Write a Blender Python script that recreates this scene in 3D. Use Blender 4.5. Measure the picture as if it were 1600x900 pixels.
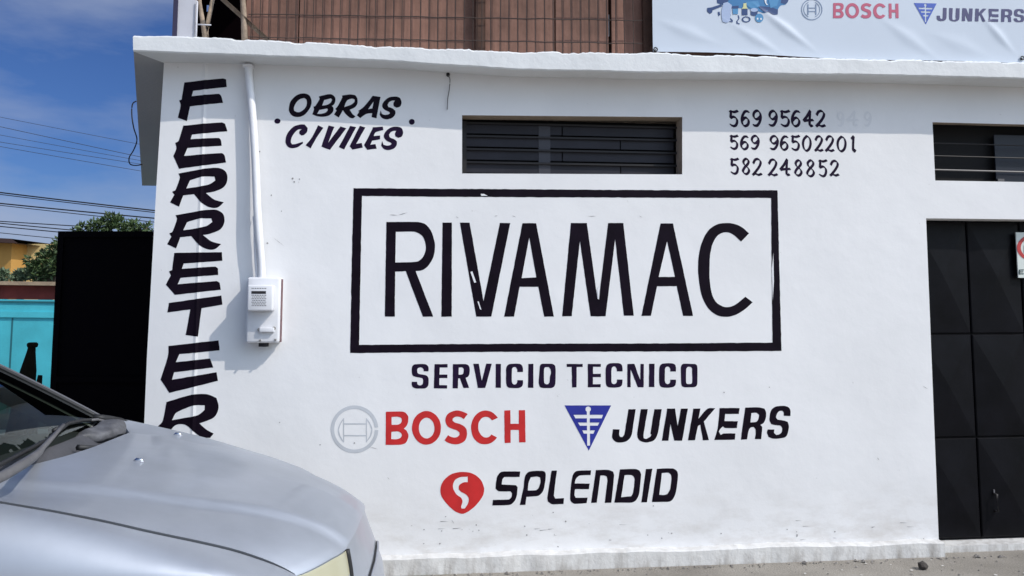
import bpy, bmesh, math, random
from mathutils import Vector, Matrix, noise
from mathutils.geometry import delaunay_2d_cdt
random.seed(7)
S = bpy.context.scene
for o in list(bpy.data.objects): bpy.data.objects.remove(o)

# ------------------------------------------------------------------ camera, sky, sun, exposure
FP = 1300.0; TILT = math.atan(0.093); CY = 475 - FP*math.tan(TILT); EYE = 1.55
cam = bpy.data.objects.new('camera', bpy.data.cameras.new('camera'))
S.collection.objects.link(cam); S.camera = cam
cam.location = (0, 0, EYE); cam.rotation_euler = (math.pi/2 + TILT, 0, 0)
cam.data.sensor_width = 36; cam.data.lens = 36*FP/1600; cam.data.shift_y = -(450 - CY)/1600
cam.data.clip_end = 3000; cam.data.clip_start = 0.05

SUN = Vector((1.52, -0.841, 1.7)).normalized()
w = bpy.data.worlds.new('World'); S.world = w; w.use_nodes = True
nt = w.node_tree; nt.nodes.clear()
def N(t, typ, **kw):
    n = t.nodes.new(typ)
    for k, v in kw.items():
        if k in n.inputs: n.inputs[k].default_value = v
        else: setattr(n, k, v)
    return n
sky = N(nt, 'ShaderNodeTexSky', sky_type='NISHITA', sun_disc=False, sun_elevation=math.asin(SUN.z),
        sun_rotation=math.atan2(SUN.x, SUN.y), altitude=50, air_density=1.0, dust_density=0.25, ozone_density=3.0)
tc = N(nt, 'ShaderNodeTexCoord')
mp = N(nt, 'ShaderNodeMapping'); mp.inputs['Scale'].default_value = (1.6, 1.6, 5.5)
nt.links.new(tc.outputs['Generated'], mp.inputs['Vector'])
nz = N(nt, 'ShaderNodeTexNoise', Scale=2.1, Detail=7.0, Roughness=0.55)
nt.links.new(mp.outputs[0], nz.inputs['Vector'])
cr = N(nt, 'ShaderNodeValToRGB'); cr.color_ramp.elements[0].position = 0.46; cr.color_ramp.elements[1].position = 0.80
cr.color_ramp.elements[1].color = (0.55, 0.55, 0.55, 1)
nt.links.new(nz.outputs['Fac'], cr.inputs[0])
# the sky away from the sun is a deeper blue than the bright air round the sun
dp = N(nt, 'ShaderNodeVectorMath', operation='DOT_PRODUCT'); dp.inputs[1].default_value = SUN
nt.links.new(tc.outputs['Generated'], dp.inputs[0])
dm = N(nt, 'ShaderNodeMapRange', interpolation_type='SMOOTHSTEP'); dm.inputs['From Min'].default_value = 0.15; dm.inputs['From Max'].default_value = 0.80
nt.links.new(dp.outputs['Value'], dm.inputs['Value'])
tn = N(nt, 'ShaderNodeMixRGB'); tn.inputs[1].default_value = (0.30, 0.44, 0.74, 1); tn.inputs[2].default_value = (2.3, 1.95, 1.55, 1)
nt.links.new(dm.outputs[0], tn.inputs[0])
tm = N(nt, 'ShaderNodeMixRGB', blend_type='MULTIPLY'); tm.inputs[0].default_value = 1
nt.links.new(sky.outputs[0], tm.inputs[1]); 
au = N(nt, 'ShaderNodeMapRange', interpolation_type='SMOOTHSTEP'); au.inputs['From Min'].default_value = 0.72; au.inputs['From Max'].default_value = 1.0
au.inputs['To Min'].default_value = 1.0; au.inputs['To Max'].default_value = 3.2
nt.links.new(dp.outputs['Value'], au.inputs['Value'])
ta = N(nt, 'ShaderNodeMixRGB', blend_type='MULTIPLY'); ta.inputs[0].default_value = 1
nt.links.new(tn.outputs[0], ta.inputs[1]); nt.links.new(au.outputs[0], ta.inputs[2])
nt.links.new(ta.outputs[0], tm.inputs[2])
# thin lilac cloud low in the sky and a few faint wisps higher up
sz = N(nt, 'ShaderNodeSeparateXYZ'); nt.links.new(tc.outputs['Generated'], sz.inputs[0])
el = N(nt, 'ShaderNodeMapRange', interpolation_type='SMOOTHSTEP'); el.inputs['From Min'].default_value = 0.20; el.inputs['From Max'].default_value = 0.06
el.inputs['To Min'].default_value = 0.0; el.inputs['To Max'].default_value = 0.85
nt.links.new(sz.outputs['Z'], el.inputs['Value'])
ad = N(nt, 'ShaderNodeMath', operation='ADD'); nt.links.new(nz.outputs['Fac'], ad.inputs[0])
eh = N(nt, 'ShaderNodeMath', operation='MULTIPLY'); nt.links.new(el.outputs[0], eh.inputs[0]); eh.inputs[1].default_value = 0.30
nt.links.new(eh.outputs[0], ad.inputs[1]); nt.links.new(ad.outputs[0], cr.inputs[0])
cr.color_ramp.elements[0].position = 0.45; cr.color_ramp.elements[1].position = 0.88; cr.color_ramp.elements[1].color = (0.85, 0.85, 0.85, 1)
cc_ = N(nt, 'ShaderNodeMixRGB'); cc_.inputs[1].default_value = (3.5, 4.1, 5.6, 1); cc_.inputs[2].default_value = (7, 7, 7.4, 1)
nt.links.new(dm.outputs[0], cc_.inputs[0])
mx = N(nt, 'ShaderNodeMixRGB'); nt.links.new(cc_.outputs[0], mx.inputs[2])
nt.links.new(cr.outputs[0], mx.inputs[0]); nt.links.new(tm.outputs[0], mx.inputs[1])
bg = N(nt, 'ShaderNodeBackground', Strength=0.12)
nt.links.new(mx.outputs[0], bg.inputs[0])
wo = N(nt, 'ShaderNodeOutputWorld'); nt.links.new(bg.outputs[0], wo.inputs[0])

sl = bpy.data.lights.new('sun', 'SUN'); sl.energy = 3.55; sl.angle = math.radians(0.55); sl.color = (1.0, 0.945, 0.86)
so = bpy.data.objects.new('sun', sl); S.collection.objects.link(so); so.location = SUN*40
so.rotation_euler = SUN.to_track_quat('Z', 'Y').to_euler()
S.view_settings.view_transform = 'Standard'; S.view_settings.look = 'None'
S.view_settings.gamma = 1; S.view_settings.use_curve_mapping = False
S.view_settings.exposure = -0.2

# ------------------------------------------------------------------ geometry of the place
K = 0.1086; Y0 = 5.064; Lk = math.hypot(1, K)
R_ = Vector((1, K, 0))/Lk; N_ = Vector((K, -1, 0))/Lk; O_ = Vector((0, Y0, 0)); EYEV = Vector((0, 0, EYE))
def ray(x, y):
    a = (x-800)/FP; b = -(y-CY)/FP
    return Vector((a, math.cos(TILT)-b*math.sin(TILT), math.sin(TILT)+b*math.cos(TILT)))
def hit(x, y, p, n):
    d = ray(x, y); return EYEV + d*((p-EYEV).dot(n)/d.dot(n))
def W(x, y, n=0.0):                     # photo pixel -> (u, v) on the facade plane moved out by n
    q = hit(x, y, O_+N_*n, N_) - O_ - N_*n
    return (q.dot(R_), q.z)
def F(u, v, n=0.0): return O_ + R_*u + N_*n + Vector((0, 0, v))
def PY(x, y, Y): return hit(x, y, Vector((0, Y, 0)), Vector((0, 1, 0)))
def PZ(x, y, z): return hit(x, y, Vector((0, 0, z)), Vector((0, 0, 1)))

# ------------------------------------------------------------------ materials
def mat(name, col, rough=0.6, metal=0.0, bump=0.0, bscale=40.0, var=0.0, vscale=6.0, spec=0.5, coat=0.0):
    m = bpy.data.materials.new(name); m.use_nodes = True
    t = m.node_tree; b = t.nodes['Principled BSDF']
    b.inputs['Base Color'].default_value = (*col, 1); b.inputs['Roughness'].default_value = rough
    b.inputs['Metallic'].default_value = metal; b.inputs['Specular IOR Level'].default_value = spec
    b.inputs['Coat Weight'].default_value = coat; b.inputs['Coat Roughness'].default_value = 0.14
    g = N(t, 'ShaderNodeNewGeometry')
    if var:
        n = N(t, 'ShaderNodeTexNoise', Scale=vscale, Detail=6.0, Roughness=0.6)
        t.links.new(g.outputs['Position'], n.inputs['Vector'])
        r = N(t, 'ShaderNodeMapRange'); r.inputs['From Min'].default_value = 0.3; r.inputs['From Max'].default_value = 0.7
        r.inputs['To Min'].default_value = 1-var; r.inputs['To Max'].default_value = 1+var
        t.links.new(n.outputs['Fac'], r.inputs['Value'])
        k = N(t, 'ShaderNodeMixRGB', blend_type='MULTIPLY'); k.inputs[0].default_value = 1; k.inputs[1].default_value = (*col, 1)
        t.links.new(r.outputs[0], k.inputs[2]); t.links.new(k.outputs[0], b.inputs['Base Color'])
    if bump:
        n = N(t, 'ShaderNodeTexNoise', Scale=bscale, Detail=5.0, Roughness=0.6)
        t.links.new(g.outputs['Position'], n.inputs['Vector'])
        bp = N(t, 'ShaderNodeBump', Strength=bump, Distance=0.01)
        t.links.new(n.outputs['Fac'], bp.inputs['Height']); t.links.new(bp.outputs[0], b.inputs['Normal'])
    return m

def plaster(name, white, dirt_lo, dirt_hi, dirt_amt, bump=0.35, stretch=(2.2, 2.2, 6.0), dcol=(0.36, 0.31, 0.25)):
    m = bpy.data.materials.new(name); m.use_nodes = True; t = m.node_tree; b = t.nodes['Principled BSDF']
    b.inputs['Roughness'].default_value = 0.62; b.inputs['Specular IOR Level'].default_value = 0.3
    g = N(t, 'ShaderNodeNewGeometry'); L = t.links.new
    big = N(t, 'ShaderNodeTexNoise', Scale=1.6, Detail=5.0, Roughness=0.55); L(g.outputs['Position'], big.inputs['Vector'])
    r = N(t, 'ShaderNodeMapRange'); L(big.outputs['Fac'], r.inputs['Value'])
    r.inputs['From Min'].default_value = 0.3; r.inputs['From Max'].default_value = 0.7
    r.inputs['To Min'].default_value = 0.94; r.inputs['To Max'].default_value = 1.02
    k = N(t, 'ShaderNodeMixRGB', blend_type='MULTIPLY'); k.inputs[0].default_value = 1; k.inputs[1].default_value = (*white, 1)
    L(r.outputs[0], k.inputs[2])
    # grime that gathers low on the wall
    sp = N(t, 'ShaderNodeSeparateXYZ'); L(g.outputs['Position'], sp.inputs[0])
    h = N(t, 'ShaderNodeMapRange'); L(sp.outputs['Z'], h.inputs['Value'])
    h.inputs['From Min'].default_value = dirt_hi; h.inputs['From Max'].default_value = dirt_lo
    mpp = N(t, 'ShaderNodeMapping'); mpp.inputs['Scale'].default_value = stretch; L(g.outputs['Position'], mpp.inputs[0])
    dn = N(t, 'ShaderNodeTexNoise', Scale=2.0, Detail=9.0, Roughness=0.68); L(mpp.outputs[0], dn.inputs['Vector'])
    dr = N(t, 'ShaderNodeMapRange'); L(dn.outputs['Fac'], dr.inputs['Value'])
    dr.inputs['From Min'].default_value = 0.45; dr.inputs['From Max'].default_value = 0.72
    mu = N(t, 'ShaderNodeMath', operation='MULTIPLY'); L(h.outputs[0], mu.inputs[0]); L(dr.outputs[0], mu.inputs[1])
    mu2 = N(t, 'ShaderNodeMath', operation='MULTIPLY'); L(mu.outputs[0], mu2.inputs[0]); mu2.inputs[1].default_value = dirt_amt
    d = N(t, 'ShaderNodeMixRGB'); L(mu2.outputs[0], d.inputs[0]); L(k.outputs[0], d.inputs[1]); d.inputs[2].default_value = (*dcol, 1)
    # thin dark streaks and specks
    sn = N(t, 'ShaderNodeTexNoise', Scale=38.0, Detail=3.0, Roughness=0.5); L(g.outputs['Position'], sn.inputs['Vector'])
    sr = N(t, 'ShaderNodeMapRange'); L(sn.outputs['Fac'], sr.inputs['Value'])
    sr.inputs['From Min'].default_value = 0.74; sr.inputs['From Max'].default_value = 0.80; sr.inputs['To Max'].default_value = 0.35
    d2 = N(t, 'ShaderNodeMixRGB'); L(sr.outputs[0], d2.inputs[0]); L(d.outputs[0], d2.inputs[1]); d2.inputs[2].default_value = (0.3, 0.28, 0.26, 1)
    L(d2.outputs[0], b.inputs['Base Color'])
    f = N(t, 'ShaderNodeTexNoise', Scale=70.0, Detail=4.0, Roughness=0.6); L(g.outputs['Position'], f.inputs['Vector'])
    c = N(t, 'ShaderNodeTexNoise', Scale=3.0, Detail=5.0, Roughness=0.5); L(g.outputs['Position'], c.inputs['Vector'])
    b1 = N(t, 'ShaderNodeBump', Strength=bump*0.5, Distance=0.003); L(f.outputs['Fac'], b1.inputs['Height'])
    b2 = N(t, 'ShaderNodeBump', Strength=bump, Distance=0.03); L(c.outputs['Fac'], b2.inputs['Height']); L(b1.outputs[0], b2.inputs['Normal'])
    L(b2.outputs[0], b.inputs['Normal'])
    return m

M = dict(
    wall=plaster('white_wall_paint', (0.77, 0.765, 0.765), 0.10, 0.50, 0.42, 0.22),
    plinth=plaster('worn_plinth_paint', (0.66, 0.65, 0.63), -0.01, 0.15, 1.0, 1.0, (6.0, 6.0, 2.0), (0.20, 0.17, 0.14)),
    eave=plaster('eave_paint', (0.72, 0.73, 0.73), -9, -8, 0.0, 0.6),
    reveal=mat('bare_render', (0.36, 0.30, 0.24), 0.9, bump=0.5, var=0.2),
    black=mat('black_sign_paint', (0.0068, 0.0035, 0.0085), 0.5, var=0.3, vscale=9, spec=0.08),
    ink=mat('faded_violet_black_paint', (0.0125, 0.005, 0.023), 0.55, var=0.35, vscale=14, spec=0.1),
    ghost=mat('painted_over_grey', (0.69, 0.69, 0.70), 0.7),
    red=mat('red_sign_paint', (0.52, 0.022, 0.022), 0.5, var=0.12, vscale=10, spec=0.3),
    grey=mat('pale_grey_sign_paint', (0.50, 0.52, 0.55), 0.6, var=0.08),
    blue=mat('blue_sign_paint', (0.022, 0.030, 0.27), 0.5, var=0.12, spec=0.3),
    chip=mat('chipped_plaster', (0.25, 0.24, 0.24), 0.9), scratch=mat('white_scratch', (0.75, 0.75, 0.77), 0.7),
    door=mat('black_door_enamel', (0.0040, 0.0040, 0.0058), 0.45, bump=0.12, bscale=14, var=0.45, vscale=4, spec=0.10),
    gate=mat('black_gate_enamel', (0.0022, 0.0016, 0.0026), 0.7, bump=0.05, spec=0.03),
    glassdark=mat('dark_louvre_glass', (0.022, 0.022, 0.030), 0.5, var=0.25, vscale=3, spec=0.25),
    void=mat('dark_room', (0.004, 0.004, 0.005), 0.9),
    bar=mat('black_bar', (0.007, 0.006, 0.008), 0.6), palebar=mat('pale_bar', (0.12, 0.115, 0.12), 0.5),
    meter=mat('meter_box_grey', (0.68, 0.68, 0.70), 0.4, bump=0.04), rust=mat('rusty_edge', (0.16, 0.085, 0.09), 0.8, var=0.4, vscale=40),
    conduit=mat('conduit_paint', (0.74, 0.74, 0.76), 0.45, bump=0.25, bscale=30), screw=mat('screw_metal', (0.35, 0.33, 0.3), 0.4, 0.8),
    hole=mat('dark_hole', (0.015, 0.013, 0.016), 0.8),
    wood=mat('brown_board', (0.205, 0.105, 0.075), 0.8, bump=0.3, bscale=30, var=0.3, vscale=3.5),
    wood2=mat('dark_brown_board', (0.07, 0.034, 0.022), 0.85, bump=0.3, var=0.3, vscale=5),
    pole=mat('weathered_pole', (0.30, 0.23, 0.17), 0.85, bump=0.6, bscale=40, var=0.35, vscale=16),
    wire=mat('rusty_wire', (0.045, 0.028, 0.022), 0.7), whitepost=mat('pale_post', (0.50, 0.50, 0.54), 0.6, var=0.06),
    cable=mat('black_cable', (0.012, 0.012, 0.014), 0.6), thincable=mat('grey_cable', (0.05, 0.055, 0.07), 0.6),
    banner=mat('banner_vinyl', (0.56, 0.615, 0.69), 0.5, spec=0.25),
    bred=mat('banner_red_ink', (0.46, 0.075, 0.14), 0.4), bnavy=mat('banner_navy_ink', (0.045, 0.04, 0.13), 0.4),
    bblue=mat('banner_blue_ink', (0.035, 0.085, 0.42), 0.4), bsteel=mat('banner_steel_ink', (0.17, 0.23, 0.35), 0.4),
    bcyan=mat('banner_cyan_ink', (0.03, 0.17, 0.38), 0.4), bdeep=mat('banner_deep_ink', (0.012, 0.045, 0.16), 0.4),
    bpale=mat('banner_pale_ink', (0.36, 0.44, 0.62), 0.4), byellow=mat('banner_yellow_ink', (0.6, 0.6, 0.3), 0.4), bwhite=mat('banner_white_ink', (0.72, 0.76, 0.8), 0.4),
    signwhite=mat('sign_white', (0.62, 0.66, 0.62), 0.4), signred=mat('sign_red', (0.45, 0.03, 0.03), 0.4), signdark=mat('sign_dark', (0.03, 0.05, 0.05), 0.4),
    teal=mat('turquoise_wall_paint', (0.072, 0.52, 0.61), 0.7, bump=0.25, var=0.15, vscale=1.6), redband=mat('red_brown_band', (0.16, 0.028, 0.022), 0.8, var=0.35, vscale=3),
    cap=mat('weathered_cap', (0.36, 0.27, 0.18), 0.9, bump=0.5, var=0.3, vscale=5), ochre=mat('ochre_render', (0.44, 0.24, 0.06), 0.85, var=0.12, vscale=1.5),
    yellow=mat('yellow_render', (0.60, 0.45, 0.20), 0.85, bump=0.3, var=0.15, vscale=1.2), roof=mat('dark_roof_edge', (0.05, 0.025, 0.022), 0.8),
    bollard=mat('dark_post_paint', (0.0075, 0.0065, 0.003), 0.85, var=0.3, spec=0.1),
    bark=mat('bark', (0.09, 0.065, 0.045), 0.9, bump=0.6, bscale=25), leaf=mat('leaf', (0.055, 0.09, 0.03), 0.6, var=0.5, vscale=7), leaf2=mat('pale_leaf', (0.14, 0.19, 0.11), 0.6, var=0.4, vscale=9),
    silver=mat('silver_car_paint', (0.46, 0.485, 0.53), 0.52, 0.74, var=0.10, vscale=3.0, coat=0.32),
    pillar=mat('dark_pillar_trim', (0.10, 0.10, 0.11), 0.45, 0.3),
    seal=mat('black_rubber', (0.012, 0.012, 0.013), 0.6), plastic=mat('faded_cowl_plastic', (0.055, 0.055, 0.062), 0.6, bump=0.15, var=0.2, vscale=12),
    arm=mat('wiper_arm_paint', (0.10, 0.097, 0.10), 0.5, var=0.25, vscale=10), tyre=mat('tyre_rubber', (0.02, 0.02, 0.02), 0.85), rim=mat('alloy_rim', (0.5, 0.5, 0.52), 0.3, 0.9),
    dash=mat('dashboard_plastic', (0.05, 0.052, 0.055), 0.6), seat=mat('seat_cloth', (0.09, 0.085, 0.08), 0.9), chrome=mat('chrome', (0.7, 0.7, 0.72), 0.12, 1.0),
    stone=mat('pebble', (0.22, 0.2, 0.18), 0.9, var=0.3), litter=mat('pale_litter', (0.62, 0.6, 0.56), 0.9),
)
def glass(name, tint, refl=1.45, opac=0.0, rough=0.0):
    m = bpy.data.materials.new(name); m.use_nodes = True; t = m.node_tree; t.nodes.clear()
    fr = N(t, 'ShaderNodeFresnel', IOR=refl); tr = N(t, 'ShaderNodeBsdfTransparent'); tr.inputs[0].default_value = (*tint, 1)
    gl = N(t, 'ShaderNodeBsdfGlossy'); gl.inputs['Roughness'].default_value = rough; gl.inputs[0].default_value = (0.9, 0.95, 0.92, 1)
    mxx = N(t, 'ShaderNodeMixShader'); o = N(t, 'ShaderNodeOutputMaterial')
    t.links.new(fr.outputs[0], mxx.inputs[0]); t.links.new(tr.outputs[0], mxx.inputs[1]); t.links.new(gl.outputs[0], mxx.inputs[2])
    if opac:
        df = N(t, 'ShaderNodeBsdfPrincipled'); df.inputs['Base Color'].default_value = (0.66, 0.63, 0.45, 1); df.inputs['Roughness'].default_value = 0.25
        m2 = N(t, 'ShaderNodeMixShader'); m2.inputs[0].default_value = opac
        t.links.new(mxx.outputs[0], m2.inputs[1]); t.links.new(df.outputs[0], m2.inputs[2]); t.links.new(m2.outputs[0], o.inputs[0])
    else: t.links.new(mxx.outputs[0], o.inputs[0])
    return m
M['windscreen'] = glass('windscreen_glass', (0.42, 0.50, 0.44))
M['sideglass'] = glass('tinted_side_glass', (0.12, 0.15, 0.13))
M['lens'] = glass('yellowed_headlight_lens', (0.8, 0.78, 0.6), 1.45, 0.58)

def ground_mat():
    m = bpy.data.materials.new('dusty_pavement'); m.use_nodes = True; t = m.node_tree; b = t.nodes['Principled BSDF']; L = t.links.new
    g = N(t, 'ShaderNodeNewGeometry')
    a = N(t, 'ShaderNodeTexNoise', Scale=1.3, Detail=8.0, Roughness=0.65); L(g.outputs['Position'], a.inputs['Vector'])
    r = N(t, 'ShaderNodeValToRGB'); L(a.outputs['Fac'], r.inputs[0])
    r.color_ramp.elements[0].position = 0.3; r.color_ramp.elements[0].color = (0.20, 0.178, 0.150, 1)
    r.color_ramp.elements[1].position = 0.7; r.color_ramp.elements[1].color = (0.35, 0.32, 0.275, 1)
    c = N(t, 'ShaderNodeTexNoise', Scale=90.0, Detail=4.0, Roughness=0.7); L(g.outputs['Position'], c.inputs['Vector'])
    k = N(t, 'ShaderNodeMixRGB', blend_type='OVERLAY'); k.inputs[0].default_value = 0.55; L(r.outputs[0], k.inputs[1]); L(c.outputs['Fac'], k.inputs[2])
    L(k.outputs[0], b.inputs['Base Color']); b.inputs['Roughness'].default_value = 0.9
    bp = N(t, 'ShaderNodeBump', Strength=0.7, Distance=0.012); L(c.outputs['Fac'], bp.inputs['Height']); L(bp.outputs[0], b.inputs['Normal'])
    return m
M['ground'] = ground_mat()

# ------------------------------------------------------------------ object helpers
def link(o): S.collection.objects.link(o); return o
def setp(o, label=None, cat=None, group=None, kind=None):
    for k, v in (('label', label), ('category', cat), ('group', group), ('kind', kind)):
        if v: o[k] = v
    return o
def thing(name, label, cat, loc, group=None, rotz=0.0):
    o = link(bpy.data.objects.new(name, None)); o.location = loc; o.rotation_euler = (0, 0, rotz); o.empty_display_size = 0.2
    return setp(o, label, cat, group)
def rootloc(p):
    v = Vector((0, 0, 0))
    while p is not None: v += p.location; p = p.parent
    return v
class B:                                    # collects shapes for one mesh
    def __init__(s): s.bm = bmesh.new()
    def v(s, p): return s.bm.verts.new(p)
    def f(s, pts):
        return s.bm.faces.new([s.v(p) for p in pts])
    def box(s, fn, a0, a1, b0, b1, c0, c1, bev=0.0):
        vs = [s.v(fn(a, b, c)) for a in (a0, a1) for b in (b0, b1) for c in (c0, c1)]
        fs = [s.bm.faces.new([vs[i] for i in q]) for q in ((0,1,3,2),(4,6,7,5),(0,4,5,1),(2,3,7,6),(0,2,6,4),(1,5,7,3))]
        if bev: bmesh.ops.bevel(s.bm, geom=list({e for f in fs for e in f.edges}), offset=bev, segments=3, profile=0.5, affect='EDGES')
        return s
    def tube(s, pts, r, seg=8, cap=True):
        pts = [Vector(p) for p in pts]; n = len(pts); rr = r if isinstance(r, (list, tuple)) else [r]*n
        rings = []
        for i, p in enumerate(pts):
            d = (pts[min(i+1, n-1)]-pts[max(i-1, 0)]).normalized()
            a = d.cross(Vector((0, 0, 1)));
            if a.length < 0.05: a = d.cross(Vector((1, 0, 0)))
            a.normalize(); b = d.cross(a)
            rings.append([s.v(p+(a*math.cos(q)+b*math.sin(q))*rr[i]) for q in [2*math.pi*k/seg for k in range(seg)]])
        for i in range(n-1):
            for k in range(seg): s.bm.faces.new((rings[i][k], rings[i][(k+1)%seg], rings[i+1][(k+1)%seg], rings[i+1][k]))
        if cap: s.bm.faces.new(rings[0][::-1]); s.bm.faces.new(rings[-1])
        return s
    def grid(s, rows):
        vs = [[s.v(p) for p in r] for r in rows]
        for i in range(len(vs)-1):
            for j in range(len(vs[0])-1): s.bm.faces.new((vs[i][j], vs[i][j+1], vs[i+1][j+1], vs[i+1][j]))
        return s
    def out(s, name, m, parent=None, smooth=False, local=False, label=None, auto=None):
        bm = s.bm
        bmesh.ops.recalc_face_normals(bm, faces=bm.faces[:])
        if parent is not None and not local:
            L = rootloc(parent)
            for v in bm.verts: v.co -= L
        me = bpy.data.meshes.new(name); bm.to_mesh(me); bm.free()
        me.materials.append(m if not isinstance(m, str) else M[m])
        if smooth:
            for p in me.polygons: p.use_smooth = True
            if auto: me.set_sharp_from_angle(angle=math.radians(auto))
        o = link(bpy.data.objects.new(name, me)); o.parent = parent
        if label: o['label'] = label
        return o

# ---- painted shapes: traced outlines -> one clean sheet on a plane
def resm(poly, ang=48):
    n = len(poly); P = [Vector(p) for p in poly]; out = []
    def tan(i):
        a = P[i]-P[i-1]; b = P[(i+1)%n]-P[i]
        if a.length < 1e-6 or b.length < 1e-6 or a.angle(b) > math.radians(ang): return None
        return (a.normalized()+b.normalized()).normalized()*min(a.length, b.length)
    T = [tan(i) for i in range(n)]
    for i in range(n):
        p, q = P[i], P[(i+1)%n]; L = q-p
        if T[i] is None and T[(i+1)%n] is None: out.append(p); continue
        t0 = T[i] if T[i] is not None else L.normalized()*min(L.length, (T[(i+1)%n]).length)
        t1 = T[(i+1)%n] if T[(i+1)%n] is not None else L.normalized()*min(L.length, t0.length)
        for k in range(5):
            t = k/5; h = t*t; c = h*t
            out.append(p*(2*c-3*h+1)+t0*(c-2*h+t)+q*(3*h-2*c)+t1*(c-h))
    return out
def wob(poly, amp, step):
    if not amp: return poly
    out = []; n = len(poly)
    for i in range(n):
        p, q = poly[i], poly[(i+1)%n]; k = max(1, int((q-p).length/step))
        for j in range(k):
            c = p.lerp(q, j/k)
            out.append(c+Vector((noise.noise((c.x*.13, c.y*.13, 3.1)), noise.noise((c.x*.13, c.y*.13, 9.7))))*amp)
    return out
def paint(name, solids, holes, m, parent, T, plane, amp=0.35, smooth=True, cuts=(), label=None, fine=0):
    """solids/holes: outlines in crop coordinates; T crop->photo pixel; plane(px)->(u,v) ; placed by place(u,v)"""
    px, place = plane
    V = []; Fc = []; nsol = 0; tags = []
    for kind, L in ((1, solids), (0, holes)):
        for pl in L:
            q = resm(pl) if smooth else [Vector(p) for p in pl]
            q = wob([Vector(T(*p)) for p in q], amp, 5.0)
            q = [Vector(px(*p)) for p in q]
            clean = [p for i, p in enumerate(q) if (p-q[i-1]).length > 1e-5]
            clean = ccw(clean); Fc.append(list(range(len(V), len(V)+len(clean)))); V += clean; tags.append(kind)
    r = delaunay_2d_cdt(V, [], Fc, 0, 1e-6)
    b = B(); vs = [b.v((c.x, c.y, 0)) for c in r[0]]
    for fc, of in zip(r[2], r[5]):
        if of and all(tags[i] for i in of):
            try: b.bm.faces.new([vs[i] for i in fc])
            except ValueError: pass
    bmesh.ops.delete(b.bm, geom=[v for v in b.bm.verts if not v.link_faces], context='VERTS')
    for cu in cuts:
        bmesh.ops.bisect_plane(b.bm, geom=b.bm.verts[:]+b.bm.edges[:]+b.bm.faces[:], plane_co=(cu, 0, 0), plane_no=(1, 0, 0))
    if fine: bmesh.ops.subdivide_edges(b.bm, edges=[e for e in b.bm.edges if e.calc_length() > fine], cuts=3, use_grid_fill=False); bmesh.ops.triangulate(b.bm, faces=b.bm.faces[:])
    for v in b.bm.verts: v.co = place(v.co.x, v.co.y)
    return b.out(name, m, parent, label=label)
def ccw(L):
    a = sum(L[i-1][0]*L[i][1]-L[i][0]*L[i-1][1] for i in range(len(L)))
    return L if a > 0 else L[::-1]
def crop(ox, oy, s): return lambda x, y: (ox+x/s, oy+y/s)
def ell(cx, cy, rx, ry, n=40, a0=0, a1=360):
    full = abs(a1-a0) >= 360
    return [(cx+rx*math.cos(math.radians(a0+(a1-a0)*k/(n if full else n-1))), cy+ry*math.sin(math.radians(a0+(a1-a0)*k/(n if full else n-1)))) for k in range(n)]
def arc_band(cx, cy, r0, r1, a0, a1, n=36, q=1.0):
    return ell(cx, cy, r1, r1*q, n, a0, a1)+ell(cx, cy, r0, r0*q, n, a0, a1)[::-1]
def catm(pts, k=6):
    P = [Vector(p) for p in pts]; out = []
    for i in range(len(P)-1):
        a = P[max(i-1, 0)]; b_ = P[i]; c = P[i+1]; d = P[min(i+2, len(P)-1)]
        for j in range(k):
            t = j/k
            out.append(0.5*((2*b_)+(c-a)*t+(2*a-5*b_+4*c-d)*t*t+(3*b_-a-3*c+d)*t**3))
    out.append(P[-1]); return out
def nib(pts, nx, ny, w):                  # broad pen stroke: hexagons swept along the path
    P = catm(pts); res = []
    nb = Vector((nx, ny)); pp = Vector((-ny, nx)).normalized()*w
    base = [nb+pp, nb*1.12, nb-pp, -nb-pp, -nb*1.12, -nb+pp]
    for a, c in zip(P[:-1], P[1:]):
        pts8 = [a+q for q in base]+[c+q for q in base]
        pts8.sort(key=lambda v: (v.x, v.y)); h = []
        for sgn in (1, -1):
            st = []
            for p in (pts8 if sgn == 1 else pts8[::-1]):
                while len(st) > 1 and (st[-1]-st[-2]).cross(p-st[-1]) <= 0: st.pop()
                st.append(p)
            h += st[:-1]
        res.append([tuple(p) for p in h])
    return res

# ================================================================== SETTING
b = B(); n = 24
b.grid([[Vector((x, y, 0)) for x in [-600, -60, -20, -8, -4, 0, 4, 8, 20, 60, 600]] for y in [-600, -60, -20, -6, 0, 3, 5, 7, 12, 20, 60, 600]])
g = b.out('ground', 'ground'); g['kind'] = 'structure'

# ================================================================== SHOP BUILDING
bl = F(-0.4, 0, 0)
shop = thing('shop_building', 'white painted shop wall with black hand lettering under a concrete eave', 'building', F(-0.3, 0, 0))
UF = W(307, 500)[0]
FOLDS = (UF-0.016, UF-0.006, UF, UF+0.006, UF+0.016)
def fold(u):
    r = 0.004*math.exp(-((u-UF)/0.008)**2)
    return r - (0.062*(UF-u) if u < UF else 0)
def onwall(off=0.0012): return ((lambda x, y: W(x, y)), (lambda u, v: F(u, v, off+fold(u))))

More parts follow.
